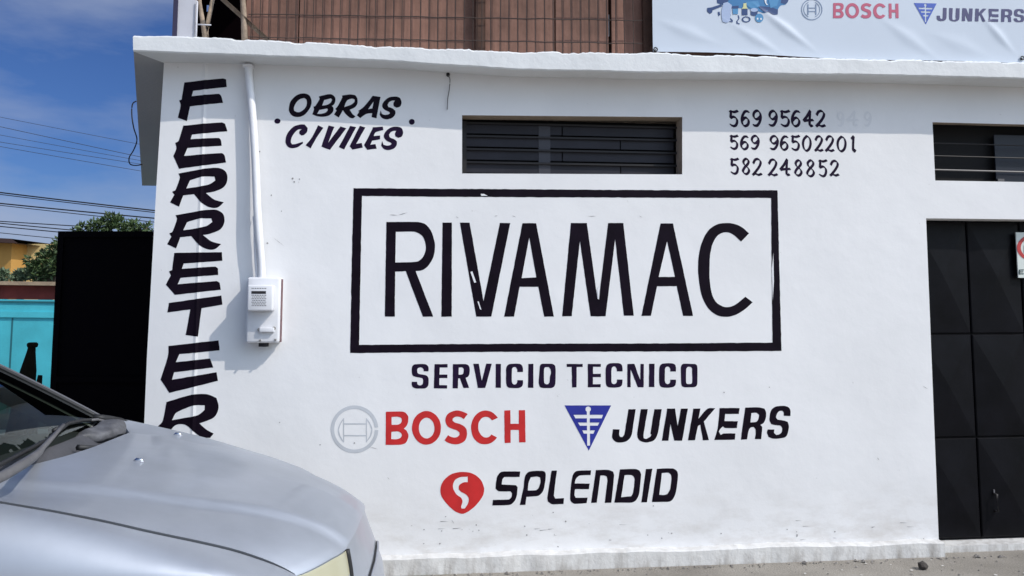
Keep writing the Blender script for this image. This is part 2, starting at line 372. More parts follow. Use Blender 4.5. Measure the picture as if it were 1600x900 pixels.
TOPZ = 2.985
uL = [W(255, 100), W(243, 290), W(228, 560), W(221, 760)]
edgeL = [(uL[0][0], TOPZ)]+uL[1:]+[(uL[3][0]-0.005, -0.05)]
w1 = [W(722, 180), W(1066, 183), W(1066, 272.5), W(722, 271)]
a = W(1457, 191); c_ = W(1461, 282); w2 = [a, (a[0]+0.95, a[1]), (a[0]+0.95, c_[1]), (a[0]+0.0, c_[1])]
a = W(1447, 341); c_ = W(1467, 860); DU0 = a[0]; DU1 = a[0]+1.52; DV1 = a[1]; dr = [a, (DU1, DV1), (DU1, -0.04), (W(1467, 852)[0], -0.04)]
outer = edgeL+[(6.2, -0.05), (6.2, TOPZ)]
V = []; Fc = []
for pl in (outer, w1, w2, dr):
    pl = ccw(pl); Fc.append(list(range(len(V), len(V)+len(pl)))); V += [Vector(p) for p in pl]
r = delaunay_2d_cdt(V, [], Fc, 0, 1e-6)
b = B(); vs = [b.v((c.x, c.y, 0)) for c in r[0]]
for fc, of in zip(r[2], r[5]):
    if of == [0]: b.bm.faces.new([vs[i] for i in fc])
for cu in FOLDS:
    bmesh.ops.bisect_plane(b.bm, geom=b.bm.verts[:]+b.bm.edges[:]+b.bm.faces[:], plane_co=(cu, 0, 0), plane_no=(1, 0, 0))
for v in b.bm.verts: v.co = F(v.co.x, v.co.y, fold(v.co.x))
# left flank and back of the building (hidden from the street)
pl0 = [F(u, v, fold(u)) for u, v in edgeL]; back = PY(266, 475, 9.0); back.z = 0
b.f([pl0[0]]+pl0[1:]+[Vector((back.x, back.y, -0.05)), Vector((back.x, back.y, TOPZ))])
rb = F(6.2, 0, 0); e1 = back+R_*8.0
b.f([Vector((back.x, back.y, -0.05)), Vector((back.x, back.y, TOPZ)), Vector((e1.x, e1.y, TOPZ)), Vector((e1.x, e1.y, -0.05))])
b.f([F(6.2, -0.05), F(6.2, TOPZ), Vector((e1.x, e1.y, TOPZ)), Vector((e1.x, e1.y, -0.05))])
wall = b.out('wall', 'wall', shop, label='white painted plaster front wall')

# plinth
b = B(); rows = [[], [], [], []]
us = [W(221, 800)[0]+0.0+(DU0-0.02-W(221, 800)[0])*k/160 for k in range(161)]
for u in us:
    j = 0.010*noise.noise((u*5, 1.3, 0))+0.004*noise.noise((u*26, 4, 0)); j2 = 0.008*noise.noise((u*7, 9, 2))
    top = 0.092+0.012*noise.noise((u*1.1, 0, 5))+j
    rows[0].append(F(u, -0.05, 0.065+j2)); rows[1].append(F(u, top-0.006, 0.062+j2)); rows[2].append(F(u, top, 0.056+j2)); rows[3].append(F(u, top+0.004, -0.005))
b.grid(rows); b.f([r_[-1] for r_ in rows]+[F(us[-1], -0.05, -0.01)])
b.out('plinth', 'plinth', shop, label='worn low skirting ledge along the wall foot')

# eave slab with chipped front edge
EV = 0.2
topl = [(207.5, 53), (257, 54.5), (400, 60.5), (587, 70), (800, 79), (1020, 81.5), (1200, 87), (1400, 91.5), (1600, 97)]
botl = [(208, 80), (300, 83.5), (400, 87), (600, 95), (800, 108.5), (1000, 113), (1200, 115), (1400, 118), (1600, 123)]
jl = [(255, 103), (400, 105), (600, 111), (800, 120), (1000, 125), (1200, 129), (1600, 136)]
def lerp(L, x):
    for (x0, y0), (x1, y1) in zip(L[:-1], L[1:]):
        if x <= x1 or (x1, y1) == L[-1]: return y0+(y1-y0)*(x-x0)/(x1-x0)
b = B(); rows = [[] for _ in range(5)]; soff = []
for k in range(561):
    x = 208+k*(2250-208)/560
    ut, vt = W(x, lerp(topl, min(x, 1600)), EV); ub, vb = W(x, lerp(botl, min(x, 1600)), EV)
    if x > 1600: ub = ut = W(x, 100, EV)[0]; vt = rows_v[0]; vb = rows_v[1]
    rows_v = (vt, vb)
    ch = 0.007*min(0, noise.noise((ut*9, 0, 1)))*2+0.005*noise.noise((ut*38, 2, 1))+0.010*noise.noise((math.floor(ut*7.3)*3.7, 7.2, 7))
    bw = 0.003*noise.noise((ut*3, 5, 1))+0.0025*noise.noise((ut*17, 5, 8))
    fw = 0.002*noise.noise((ut*4, 8, 8))
    rows[0].append(F(ut, vt+0.004, -0.6)); rows[1].append(F(ut, vt+ch, EV-0.02)); rows[2].append(F(ut, vt-0.014+ch, EV+0.002+fw))
    rows[3].append(F(ub, vb+0.008+bw, EV+fw)); rows[4].append(F(ub, vb+bw, EV-0.008+fw))
b.grid(rows)
front_bot = [Vector(p) for p in rows[4]]; front_top = [Vector(p) for p in rows[0]]
b.out('eave_face', 'eave', shop, label='chipped white concrete eave edge', smooth=True, auto=40)
b = B(); r2 = []
for p in front_bot:
    q = p-O_; u = q.dot(R_)
    r2.append(F(max(u, uL[0][0]-0.0), min(2.985, p.z+0.012), -0.03))
b.grid([front_bot, r2])
b.out('soffit', 'eave', shop, label='shaded underside of the eave')
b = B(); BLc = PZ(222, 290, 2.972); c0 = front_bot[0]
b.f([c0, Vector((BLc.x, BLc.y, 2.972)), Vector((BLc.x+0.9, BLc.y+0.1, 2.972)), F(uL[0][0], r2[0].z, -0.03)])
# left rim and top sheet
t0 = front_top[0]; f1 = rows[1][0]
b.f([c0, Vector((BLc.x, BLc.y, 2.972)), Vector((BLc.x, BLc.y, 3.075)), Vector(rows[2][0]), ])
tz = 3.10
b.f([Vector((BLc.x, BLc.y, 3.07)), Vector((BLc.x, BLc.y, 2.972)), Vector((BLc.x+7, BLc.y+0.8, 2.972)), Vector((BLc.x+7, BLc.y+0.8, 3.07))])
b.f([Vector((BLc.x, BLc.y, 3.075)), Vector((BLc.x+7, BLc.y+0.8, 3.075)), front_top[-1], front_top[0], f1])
b.out('side_eave', mat('shade_grey_eave', (0.36, 0.36, 0.37), 0.85, bump=0.4), shop, label='side overhang of the eave, its shade put into a darker grey')  # darker grey than the front eave paints in the shade of this side

# ---- windows
def window(name, q, rows_n, depth=0.13):
    u0, u1 = q[0][0], q[1][0]; v1 = q[0][1]; v0 = q[2][1]
    b = B()
    for (pa, pb) in ((q[0], q[1]), (q[1], q[2]), (q[2], q[3]), (q[3], q[0])):
        b.grid([[F(pa[0]+(pb[0]-pa[0])*t/12, pa[1]+(pb[1]-pa[1])*t/12, 0.0+0.0) for t in range(13)],
                [F(pa[0]+(pb[0]-pa[0])*t/12+0.004*noise.noise((t, pa[0], 1)), pa[1]+(pb[1]-pa[1])*t/12+0.004*noise.noise((t, pa[1], 4)), -depth) for t in range(13)]])
    b.f([F(p[0], p[1], -depth-0.10) for p in ((u0-.1, v0-.1), (u1+.1, v0-.1), (u1+.1, v1+.1), (u0-.1, v1+.1))])
    fr = b.out('window', 'reveal', shop, label=name); return fr, u0, u1, v0, v1
fr, u0, u1, v0, v1 = window('wide window with dark glass louvres', w1, 4)
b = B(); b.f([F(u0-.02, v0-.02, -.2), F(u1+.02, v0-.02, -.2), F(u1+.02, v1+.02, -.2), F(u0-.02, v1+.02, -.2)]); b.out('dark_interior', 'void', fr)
vt = v1-0.012; vb = v0; hh = (vt-vb)/4
for i in range(4):
    za, zb = vb+i*hh, vb+(i+1)*hh
    b = B(); cut = [u0+0.035, W(977 if i % 2 == 0 else 884, 225)[0], u1-0.02]
    b.box(F, cut[0], cut[1]-0.004, za+0.010, zb-0.012, -0.135, -0.128)
    b.box(F, cut[1]+0.004, cut[2], za+0.010, zb-0.012, -0.137, -0.130)
    b.out('louvre_pane', 'glassdark', fr)
    b = B(); b.box(F, u0, u1, zb-0.016, zb-0.004, -0.125, -0.110); b.out('window_bar', 'bar', fr)
b = B(); b.box(F, u0+0.002, u0+0.034, v0+.002, vt, -0.134, -0.10); b.out('window_frame', 'bar', fr)
b = B(); ua = W(846, 225)[0]; b.box(F, ua, ua+0.075, v0+.003, vt-0.01, -0.1275, -0.125)
b.out('glass_strip', mat('greyer_glass', (0.036, 0.036, 0.048), 0.5), fr)
fr, u0, u1, v0, v1 = window('barred window above the door', w2, 4, 0.06)
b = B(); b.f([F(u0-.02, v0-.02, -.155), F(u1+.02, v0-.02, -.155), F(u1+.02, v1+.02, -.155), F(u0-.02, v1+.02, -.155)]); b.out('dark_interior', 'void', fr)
for k, yy in enumerate((222, 242, 264)):
    vv = W(1500, yy)[1]; b = B(); b.tube([F(u0-.01, vv, -0.05), F(u1+.01, vv-0.006, -0.05)], 0.006 if k == 2 else 0.004, 6); b.out('window_bar', 'palebar' if k == 2 else 'bar', fr)
ua = W(1572, 225)[0]; b = B(); b.box(F, ua, ua+0.3, v0+0.004, v1-0.05, -0.12, -0.11); b.out('window_pane', mat('blue_grey_pane', (0.022, 0.026, 0.038), 0.4, spec=0.2), fr)
b = B(); b.box(F, ua+0.004, ua+0.05, v0+0.004, v0+0.035, -0.109, -0.10); b.out('paper_slip', 'palebar', fr)

# ---- door
b = B(); DN = -0.12
b.f([F(DU0, DV1, 0), F(DU1, DV1, 0), F(DU1, DV1, DN-.05), F(DU0, DV1, DN-.05)])
ub_ = dr[3][0]
b.f([F(DU0, DV1, 0), F(ub_, -0.04, 0), F(ub_, -0.04, DN-.05), F(DU0, DV1, DN-.05)])
b.f([F(DU1, DV1, 0), F(DU1, -0.04, 0), F(DU1, -0.04, DN-.05), F(DU1, DV1, DN-.05)])
b.out('door_reveal', 'wall', shop)
b = B(); vth = W(1480, 853, -.02)[1]
b.box(F, ub_+0.004, DU1-.004, -0.03, vth, DN-.03, -0.015); b.out('threshold', 'plinth', shop, label='thin white door threshold')
b = B(); b.box(F, DU0-.03, DU1+.02, vth+0.002, DV1+0.02, DN-0.05, DN-0.02)
door = b.out('door', 'door', shop, label='black metal double door with embossed panels')
vr = [DV1-0.004, W(1500, 522, DN)[1], W(1500, 684, DN)[1], vth+0.012]
cw = 0.369; ucol = [DU0-0.012+k*(cw+0.008) for k in range(4)]
for i in range(3):
    for j in range(4):
        ua, ubb = ucol[j], ucol[j]+cw; va, vb_ = vr[i+1]+0.004, vr[i]-0.004
        b = B(); cx, cz = (ua+ubb)/2, (va+vb_)/2; base = DN-0.012; ri = DN-0.004
        P = [F(ua, va, base), F(ubb, va, base), F(ubb, vb_, base), F(ua, vb_, base)]
        Q = [F(ua+.006, va+.006, ri), F(ubb-.006, va+.006, ri), F(ubb-.006, vb_-.006, ri), F(ua+.006, vb_-.006, ri)]
        A = F(cx, cz, ri+0.021)
        for k in range(4):
            b.f([P[k], P[(k+1) % 4], Q[(k+1) % 4], Q[k]]); b.f([Q[k], Q[(k+1) % 4], A])
        bmesh.ops.remove_doubles(b.bm, verts=b.bm.verts[:], dist=1e-5)
        b.out('door_panel', 'door', door)
uh, vh = W(1553, 783, DN)
b = B(); b.tube([F(uh, vh+0.05, DN), F(uh, vh+0.05, DN+.035), F(uh, vh-0.06, DN+.035), F(uh, vh-0.06, DN)], 0.007, 8); b.out('door_handle', 'bar', door, smooth=True)
b = B(); b.box(F, uh-.006, uh+.002, vh+0.055, vh+0.075, DN, DN+0.012); b.out('latch_plate', 'palebar', door)
us_, vs_ = W(1535, 420, DN); b = B(); b.box(F, us_-.008, us_+.008, vs_-.06, vs_+.05, DN-0.006, DN+0.003); b.out('lock_slot', 'bar', door)

# ---- lettering on the wall (traced, one part per word)
PW = onwall()
def lett(label, solids, holes, m, T, **kw):
    return paint('painted_lettering', solids, holes, m, wall, T, kw.pop('plane', PW), label=label, **kw)
TA = crop(540, 280, 3.214); TB = crop(860, 280, 3.213)
b2a = lambda L: [((860+x/3.213-540)*3.214, (280+y/3.213-280)*3.214) for x, y in L]
fo = [(40,45),(400,48),(800,50)]+b2a([(200,53),(700,56),(1140,55),(1148,400),(1160,862)])+b2a([(700,864)])+[(900,866),(500,868),(23,873),(31,420)]
fi = [(82,84),(500,88),(900,90)]+b2a([(600,93),(1108,94),(1110,400),(1115,820)])+b2a([(600,824)])+[(900,826),(500,828),(68,832),(76,420)]
paint('painted_border', [fo], [fi], 'black', wall, TA, PW, amp=0.5, smooth=False, label='black rectangular border around the big shop name')
riv_s = [[(205,215),(360,215),(400,226),(430,262),(449,330),(441,390),(415,435),(385,457),(352,461),(440,690),(388,690),(302,462),(249,464),(247,690),(197,690)],
  [(487,218),(534,218),(533,690),(481,690)], [(574,218),(623,218),(693,613),(775,220),(827,220),(732,690),(656,690)],
  [(888,221),(957,221),(1046,690),(997,690),(968,540),(874,540),(846,690),(796,690)],
  b2a([(103,220),(183,220),(236,600),(244,604),(250,545),(290,220),(366,220),(418,685),(369,685),(325,300),(277,688),(202,688),(148,310),(107,688),(59,688)]),
  b2a([(553,222),(615,222),(716,686),(666,686),(634,537),(535,537),(505,686),(457,686)]),
  b2a([(997,272),(960,240),(920,224),(880,220),(835,228),(795,255),(765,305),(747,370),(741,440),(747,520),(762,590),(790,645),(830,680),(880,691),(925,682),(970,658),(1015,618),(978,590),(940,622),(905,640),(870,640),(835,620),(812,580),(800,510),(799,430),(803,370),(818,315),(843,280),(880,266),(915,276),(957,313)])]
riv_h = [[(252,264),(345,264),(385,285),(403,335),(392,385),(365,412),(340,416),(250,418)], [(922,293),(958,493),(884,497)], b2a([(586,310),(625,490),(543,491)])]
lett('tall black capitals of the shop name', riv_s, riv_h, 'black', TA)
sc_s = [[(235,170),(182,170),(182,150),(170,135),(150,130),(125,138),(115,155),(118,185),(135,200),(185,207),(220,220),(236,250),(236,300),(228,330),(205,350),(160,354),(100,352),(70,338),(57,310),(57,283),(113,283),(116,305),(130,318),(152,320),(172,308),(178,285),(178,262),(168,245),(140,237),(95,228),(68,215),(58,190),(58,140),(66,112),(90,96),(150,93),(205,97),(228,115),(236,140)],
  [(300,95),(438,95),(438,130),(355,130),(353,205),(436,205),(436,243),(352,243),(350,318),(434,318),(434,353),(292,353)],
  [(495,95),(630,95),(658,108),(672,140),(670,200),(655,228),(630,240),(668,348),(607,348),(570,245),(552,245),(548,352),(492,352)],
  [(712,90),(770,90),(803,272),(850,90),(908,90),(840,348),(760,348)], [(950,92),(1005,92),(1005,346),(950,346)],
  [(1240,178),(1180,178),(1178,150),(1165,128),(1145,125),(1128,138),(1122,165),(1122,280),(1132,305),(1150,312),(1168,305),(1178,290),(1180,265),(1240,265),(1240,300),(1230,330),(1205,345),(1150,350),(1090,345),(1068,325),(1061,290),(1061,150),(1070,115),(1095,95),(1150,90),(1205,93),(1230,108),(1240,140)],
  [(1297,92),(1352,92),(1350,346),(1294,346)],
  [(1440,92),(1550,92),(1580,110),(1588,150),(1585,300),(1570,335),(1540,348),(1450,348),(1420,335),(1408,300),(1412,200),(1418,150),(1422,110)]]
sc_h = [[(556,132),(590,130),(608,145),(610,180),(600,200),(580,206),(555,207)], [(1475,128),(1515,125),(1532,150),(1537,190),(1528,230),(1522,285),(1508,307),(1485,307),(1467,290),(1463,200),(1464,145)]]
lett('small black block capitals, first word below the border', sc_s, sc_h, 'ink', crop(635, 555, 6.8085))
cc = sc_s[5]
te_s = [[(105,92),(276,92),(276,124),(212,124),(210,342),(162,342),(158,124),(105,124)], [(330,92),(468,92),(468,122),(385,122),(385,197),(468,197),(468,232),(385,232),(385,308),(467,308),(467,340),(330,340)],
  [(x-541, y-6) for x, y in cc], [(752,92),(825,92),(888,265),(890,92),(926,92),(924,340),(862,340),(785,150),(785,340),(750,340)], [(982,90),(1040,90),(1037,338),(980,338)],
  [(x+28, y-5) for x, y in cc], [(1345,92),(1470,92),(1490,108),(1496,140),(1494,310),(1480,332),(1455,340),(1355,340),(1330,328),(1322,300),(1320,130),(1328,105)]]
lett('small black block capitals, second word below the border', te_s, [[(1395,124),(1425,124),(1438,140),(1440,290),(1428,305),(1390,305),(1376,290),(1376,145)]], 'ink', crop(870, 555, 6.8085))
bo_s = [[(84,85),(240,82),(280,95),(305,130),(305,190),(290,225),(262,253),(290,275),(308,320),(300,365),(275,400),(230,415),(80,417)], ell(489, 246, 145, 168),
  [(902,108),(850,82),(800,73),(745,82),(700,110),(680,150),(682,200),(705,235),(745,255),(790,270),(818,290),(820,315),(800,335),(770,342),(735,335),(705,318),(670,370),(710,398),(770,410),(830,402),(875,370),(893,320),(890,265),(865,230),(825,208),(775,195),(750,175),(750,155),(775,137),(810,135),(840,143),(862,160)],
  [(1203,145),(1160,100),(1120,80),(1075,72),(1025,85),(975,125),(945,180),(935,240),(945,310),(975,365),(1020,400),(1080,410),(1130,398),(1165,375),(1195,342),(1138,313),(1120,333),(1090,343),(1060,338),(1030,312),(1010,270),(1006,225),(1018,180),(1045,148),(1085,137),(1120,148),(1145,172)],
  [(1267,72),(1328,70),(1330,205),(1412,205),(1412,70),(1475,68),(1480,390),(1415,392),(1413,267),(1330,267),(1330,395),(1270,397)]]
bo_h = [[(140,137),(200,135),(230,145),(242,170),(232,200),(205,213),(140,215)], [(137,285),(205,283),(232,295),(243,320),(232,345),(200,358),(137,360)], ell(491, 249, 78, 104)]
lett('red block capitals beside the grey ring emblem', bo_s, bo_h, 'red', crop(590, 630, 6.4))
ju_s = [[(197,103),(257,103),(225,310),(205,350),(170,373),(125,380),(85,372),(62,340),(68,270),(123,270),(120,310),(128,333),(145,337),(160,320),(165,300)],
  [(300,103),(358,103),(322,315),(325,345),(345,350),(380,330),(388,315),(380,305),(413,103),(474,103),(443,300),(425,345),(395,370),(345,380),(300,370),(275,345),(270,310)],
  [(520,98),(585,98),(607,245),(635,98),(692,98),(645,365),(578,365),(548,225),(530,365),(475,365)],
  [(738,98),(797,98),(780,183),(857,98),(920,95),(825,205),(868,360),(818,362),(800,260),(795,232),(775,245),(752,362),(693,362)],
  [(957,93),(1124,93),(1116,143),(1003,143),(997,203),(1108,203),(1100,260),(1000,260),(985,245),(965,265),(950,290),(965,318),(988,305),(1088,305),(1084,357),(912,360),(940,265)],
  [(1170,90),(1290,88),(1330,100),(1343,130),(1340,180),(1325,215),(1295,235),(1312,250),(1303,352),(1250,352),(1257,310),(1255,270),(1240,250),(1215,255),(1198,280),(1186,355),(1133,357)],
  [(1547,160),(1490,158),(1490,130),(1478,115),(1455,118),(1435,140),(1428,170),(1440,190),(1490,198),(1525,210),(1533,245),(1525,300),(1505,335),(1470,345),(1400,348),(1365,335),(1352,300),(1358,272),(1412,272),(1410,300),(1430,318),(1455,312),(1475,290),(1478,260),(1465,242),(1420,235),(1385,225),(1372,195),(1378,140),(1395,100),(1430,80),(1500,76),(1535,90),(1547,120)]]
ju_h = [[(1222,135),(1265,133),(1285,150),(1280,185),(1265,205),(1240,212),(1213,213)]]
lett('slanted black capitals beside the blue triangle', ju_s, ju_h, 'black', crop(945, 620, 5.3333))
sp_s = [[(305,80),(300,122),(185,122),(170,140),(165,180),(270,185),(285,200),(278,265),(262,305),(230,332),(93,338),(98,296),(220,292),(238,275),(242,245),(230,232),(140,230),(118,210),(120,170),(132,115),(155,88),(185,80)],
  [(370,82),(455,75),(485,80),(498,100),(492,170),(475,235),(445,262),(400,270),(352,272),(345,332),(302,334),(330,200),(335,150),(345,110)],
  [(542,75),(583,73),(560,265),(572,285),(637,282),(633,327),(545,328),(515,310),(510,280)],
  [(730,78),(842,70),(838,108),(752,112),(725,140),(718,172),(830,172),(826,214),(720,214),(715,260),(725,280),(815,278),(808,320),(715,325),(685,300),(683,270),(690,180),(705,105)],
  [(878,70),(975,68),(1008,82),(1016,110),(995,317),(945,318),(965,150),(960,120),(940,112),(912,112),(885,316),(842,318)],
  [(1060,65),(1180,62),(1210,75),(1220,105),(1205,250),(1185,295),(1150,315),(1018,316)], [(1257,62),(1305,60),(1265,314),(1222,314)],
  [(1340,60),(1460,58),(1490,75),(1500,105),(1485,230),(1465,285),(1435,308),(1302,312)]]
sp_h = [[(385,125),(430,118),(455,125),(458,160),(445,205),(425,222),(362,224),(370,160)], [(1095,108),(1150,108),(1170,130),(1160,240),(1145,268),(1070,275)], [(1378,92),(1425,90),(1445,105),(1450,130),(1440,215),(1420,252),(1395,258),(1358,258)]]
lett('slanted rounded black lettering beside the red disc', sp_s, sp_h, 'black', crop(750, 720, 4.8485))
T6 = crop(500, 550, 3.33333)
ring = [arc_band(180, 402, 106, 124, 2, 355, 60)]
bars = [[(121,345),(126,345),(126,470),(121,470)], [(240,345),(245,345),(245,470),(240,470)], [(124,371),(243,371),(243,377),(124,377)], [(124,432),(243,432),(243,438),(124,438)],
  catm([(122,345),(104,372),(93,405),(101,440),(122,470)]), catm([(244,345),(262,370),(273,402),(266,438),(244,468)])]
bars[4] = [(p.x, p.y) for p in bars[4]]+[(122,463),(106,436),(98,405),(108,375),(122,353)]
bars[5] = [(p.x, p.y) for p in bars[5]]+[(244,461),(260,436),(268,402),(257,373),(244,353)]
paint('painted_emblem', ring+bars, [], 'grey', wall, T6, PW, smooth=False, amp=0.2, label='pale grey ring emblem with an armature inside')
paint('painted_emblem', [[(742,624),(800,635),(840,670),(855,715),(845,755),(810,800),(770,832),(740,842),(705,830),(665,795),(635,755),(627,715),(640,675),(680,638)]],
  [[(770,648),(770,678),(745,680),(725,695),(722,715),(735,728),(765,745),(775,765),(770,790),(755,815),(737,815),(735,805),(742,780),(735,760),(710,740),(695,715),(693,690),(705,665),(730,652)]], 'red', wall, T6, PW, label='red rounded disc with a white curl')
tri = [(103,268),(337,268),(225,495)]
trh = [[(215,296),(230,296),(232,470),(217,470)], ell(222, 287, 14, 14, 20), [(148,315),(297,315),(290,333),(158,333)], [(170,354),(278,354),(270,370),(180,370)], [(192,393),(256,393),(248,410),(200,410)]]
paint('painted_emblem', [tri], trh, 'blue', wall, crop(850, 550, 3.2146), PW, smooth=False, amp=0.15, label='blue triangle emblem with a white ribbed stem')
ob_s = [[(355,42),(400,60),(428,110),(425,170),(395,230),(345,278),(285,297),(225,285),(188,240),(185,185),(205,125),(250,75),(300,48)],
  [(510,75),(600,52),(650,55),(685,85),(688,130),(670,165),(650,178),(668,200),(662,240),(630,275),(570,295),(500,292),(437,270),(455,215),(450,185),(470,180),(518,100)],
  [(760,65),(850,52),(905,60),(928,95),(930,150),(905,190),(845,220),(880,270),(908,292),(880,312),(845,305),(800,265),(770,225),(725,305),(675,270),(700,230),(688,210),(712,185),(765,85)],
  [(1095,68),(1180,80),(1135,312),(1082,300),(1088,255),(1020,268),(960,312),(922,280),(950,240),(935,235),(1000,185)],
  [(1405,120),(1408,150),(1390,185),(1355,197),(1325,180),(1320,150),(1335,120),(1310,120),(1275,135),(1255,165),(1265,190),(1310,205),(1340,230),(1340,265),(1310,305),(1250,325),(1200,312),(1170,275),(1180,225),(1195,265),(1225,275),(1265,270),(1285,255),(1270,240),(1225,220),(1200,190),(1205,150),(1240,105),(1290,80),(1350,75),(1390,90)]]
ob_h = [[(350,92),(375,110),(380,150),(360,200),(320,235),(275,245),(240,230),(240,190),(265,140),(305,105)], [(568,115),(640,95),(655,110),(640,140),(600,165),(545,175)], [(515,222),(600,205),(610,220),(590,245),(540,262),(492,262)],
  [(815,120),(870,100),(898,108),(895,135),(860,165),(785,190)], [(1105,130),(1090,205),(1045,212)]]
TO = crop(425, 140, 6.9565)
lett('slanted brush lettering, upper word left of the window', ob_s, ob_h, 'black', TO)
ci_s = [[(388,420),(380,460),(350,492),(320,500),(297,480),(300,450),(325,430),(290,432),(250,465),(215,520),(205,570),(220,595),(260,592),(335,565),(335,585),(290,620),(225,637),(175,622),(148,580),(152,520),(185,450),(240,400),(300,380),(355,378)],
  [(500,388),(560,415),(480,530),(420,640),(367,605),(440,510)], [(615,390),(678,405),(612,575),(745,400),(808,420),(630,655),(537,620)], [(850,395),(915,408),(785,650),(727,625)],
  [(955,395),(1015,412),(915,590),(975,580),(988,630),(875,652),(845,615)], [(1095,410),(1205,402),(1210,440),(1125,465),(1105,505),(1175,500),(1175,540),(1090,555),(1070,600),(1125,592),(1138,640),(1035,655),(1000,605),(1040,530),(1090,430)],
  [(x+17, y+(328 if y < 200 else 334)) for x, y in ob_s[4]]]
lett('slanted brush lettering, lower word left of the window', ci_s, [], 'ink', TO)
lett('black dot left of the brush lettering', [ell(60, 342, 32, 29, 24)], [], 'ink', TO)
lett('black dot right of the brush lettering', [ell(1520, 350, 31, 30, 24)], [], 'ink', TO)
# vertical word on the corner strip
c6 = lambda L: [(x+60, y+900) for x, y in L]
fr_s = [[(262,85),(445,68),(460,72),(463,108),(305,125),(298,150),(425,140),(437,150),(446,182),(290,198),(275,267),(232,250),(245,190),(238,170),(250,165)],
  [(258,288),(440,274),(455,280),(467,315),(300,330),(293,352),(425,347),(435,355),(440,383),(278,393),(262,430),(440,418),(452,428),(460,462),(238,490),(210,430),(225,395),(220,368),(235,360)]]
Rl = [(235,512),(380,488),(430,488),(460,508),(466,545),(448,578),(405,598),(365,605),(405,635),(450,648),(420,672),(385,672),(345,650),(310,610),(258,615),(238,668),(195,648),(215,612),(205,597),(220,590),(242,530)]
Rh = [(290,545),(350,528),(405,528),(410,545),(385,562),(330,575),(272,583)]
fr_s += [Rl, [(x-14, y+196) for x, y in Rl],
  c6([(155,-15),(380,-18),(383,22),(200,35),(192,60),(350,50),(362,58),(363,88),(185,102),(172,132),(355,118),(370,125),(375,158),(158,182),(115,135),(138,90),(130,72),(145,65)]),
  c6([(130,220),(378,185),(383,228),(285,245),(268,378),(210,370),(232,250),(122,265)]),
  c6([(128,422),(365,395),(370,442),(180,460),(163,498),(325,480),(340,522),(155,545),(145,580),(355,545),(362,585),(132,642),(90,580),(125,470)]),
  c6([(118,685),(240,650),(310,648),(355,665),(365,710),(345,755),(275,785),(310,815),(342,832),(325,852),(285,850),(240,815),(205,790),(160,795),(130,830),(78,800),(100,775)])]
fr_h = [Rh, [(x-14, y+196) for x, y in Rh], c6([(165,735),(250,700),(300,700),(300,720),(270,745),(200,760),(145,770)])]
lett('black italic capitals running down the corner strip', fr_s, fr_h, 'black', crop(200, 100, 3), cuts=FOLDS)
# phone numbers, broad-nib digits
DG = {'5': [[(0.02,.10),(.18,.05),(.35,.09),(.6,.09),(.95,.03)], [(.14,.10),(.10,.44)], [(.10,.46),(.45,.39),(.80,.48),(.90,.66),(.78,.88),(.48,.96),(.10,.88)]],
 '6': [[(.88,.10),(.50,.08),(.20,.30),(.08,.62),(.22,.88),(.52,.96),(.82,.85),(.90,.66),(.75,.50),(.45,.46),(.14,.62)]],
 '4': [[(.68,.03),(.35,.38),(.06,.62),(.40,.60),(.96,.58)], [(.68,.03),(.64,.55),(.66,.92),(.90,.90)]],
 '2': [[(.10,.28),(.30,.08),(.62,.05),(.86,.20),(.75,.45),(.38,.75),(.06,.96)], [(.06,.95),(.30,.88),(.62,.96),(.95,.90)]],
 '8': [[(.78,.14),(.48,.05),(.18,.20),(.28,.40),(.70,.58),(.86,.75),(.70,.92),(.42,.96),(.12,.82),(.28,.60),(.70,.36),(.80,.22),(.72,.10)]],
 '0': [[(.50,.05),(.18,.25),(.08,.55),(.22,.86),(.50,.96),(.80,.80),(.92,.48),(.80,.18),(.50,.05)]],
 '1': [[(.25,.18),(.62,.03)], [(.62,.03),(.55,.50),(.55,.88),(.75,.96),(.95,.86)]]}
DG['9'] = [[(1-x, 1-y) for x, y in st] for st in DG['6']]
def digits(label, seq, m, nb=(8.5, 9.5), wd=4.2):
    sol = []
    for ch, x0, y0, x1, y1 in seq:
        for st in DG[ch]:
            pts = [(x0+6+(x1-x0-12)*px, y0+8+(y1-y0-16)*py) for px, py in st]
            sol += nib(pts, nb[0], nb[1], wd)
    return lett(label, sol, [], m, crop(1130, 160, 6.6667), smooth=False, amp=0.0)
digits('top telephone number in pen style digits', [('5',62,76,160,262),('6',180,72,280,262),('9',300,72,404,264),('9',468,74,570,262),('5',594,76,698,262),('6',703,72,808,264),('4',826,74,945,266),('2',958,74,1070,264)], 'ink', (9.0,10.5), 4.6)
digits('first three digits of the middle telephone number', [('5',70,334,160,498),('6',173,336,270,502),('9',284,334,382,502)], 'ink')
digits('last eight digits of the middle telephone number', [('9',480,336,582,506),('6',588,336,684,508),('5',708,336,802,510),('0',818,334,924,518),('2',948,338,1046,518),('2',1058,338,1162,520),('0',1178,340,1288,524),('1',1318,340,1384,526)], 'ink')
digits('bottom telephone number in pen style digits', [('5',74,574,166,758),('8',190,570,288,760),('2',298,574,410,770),('2',462,580,572,774),('4',584,580,706,776),('8',734,586,834,776),('8',858,586,964,784),('5',994,590,1086,784),('2',1106,594,1212,776)], 'ink')
digits('painted over ghost digits beside the top number', [('9',1185,90,1265,262),('4',1278,80,1412,258),('9',1462,90,1548,262)], 'ghost', (8, 8), 4)
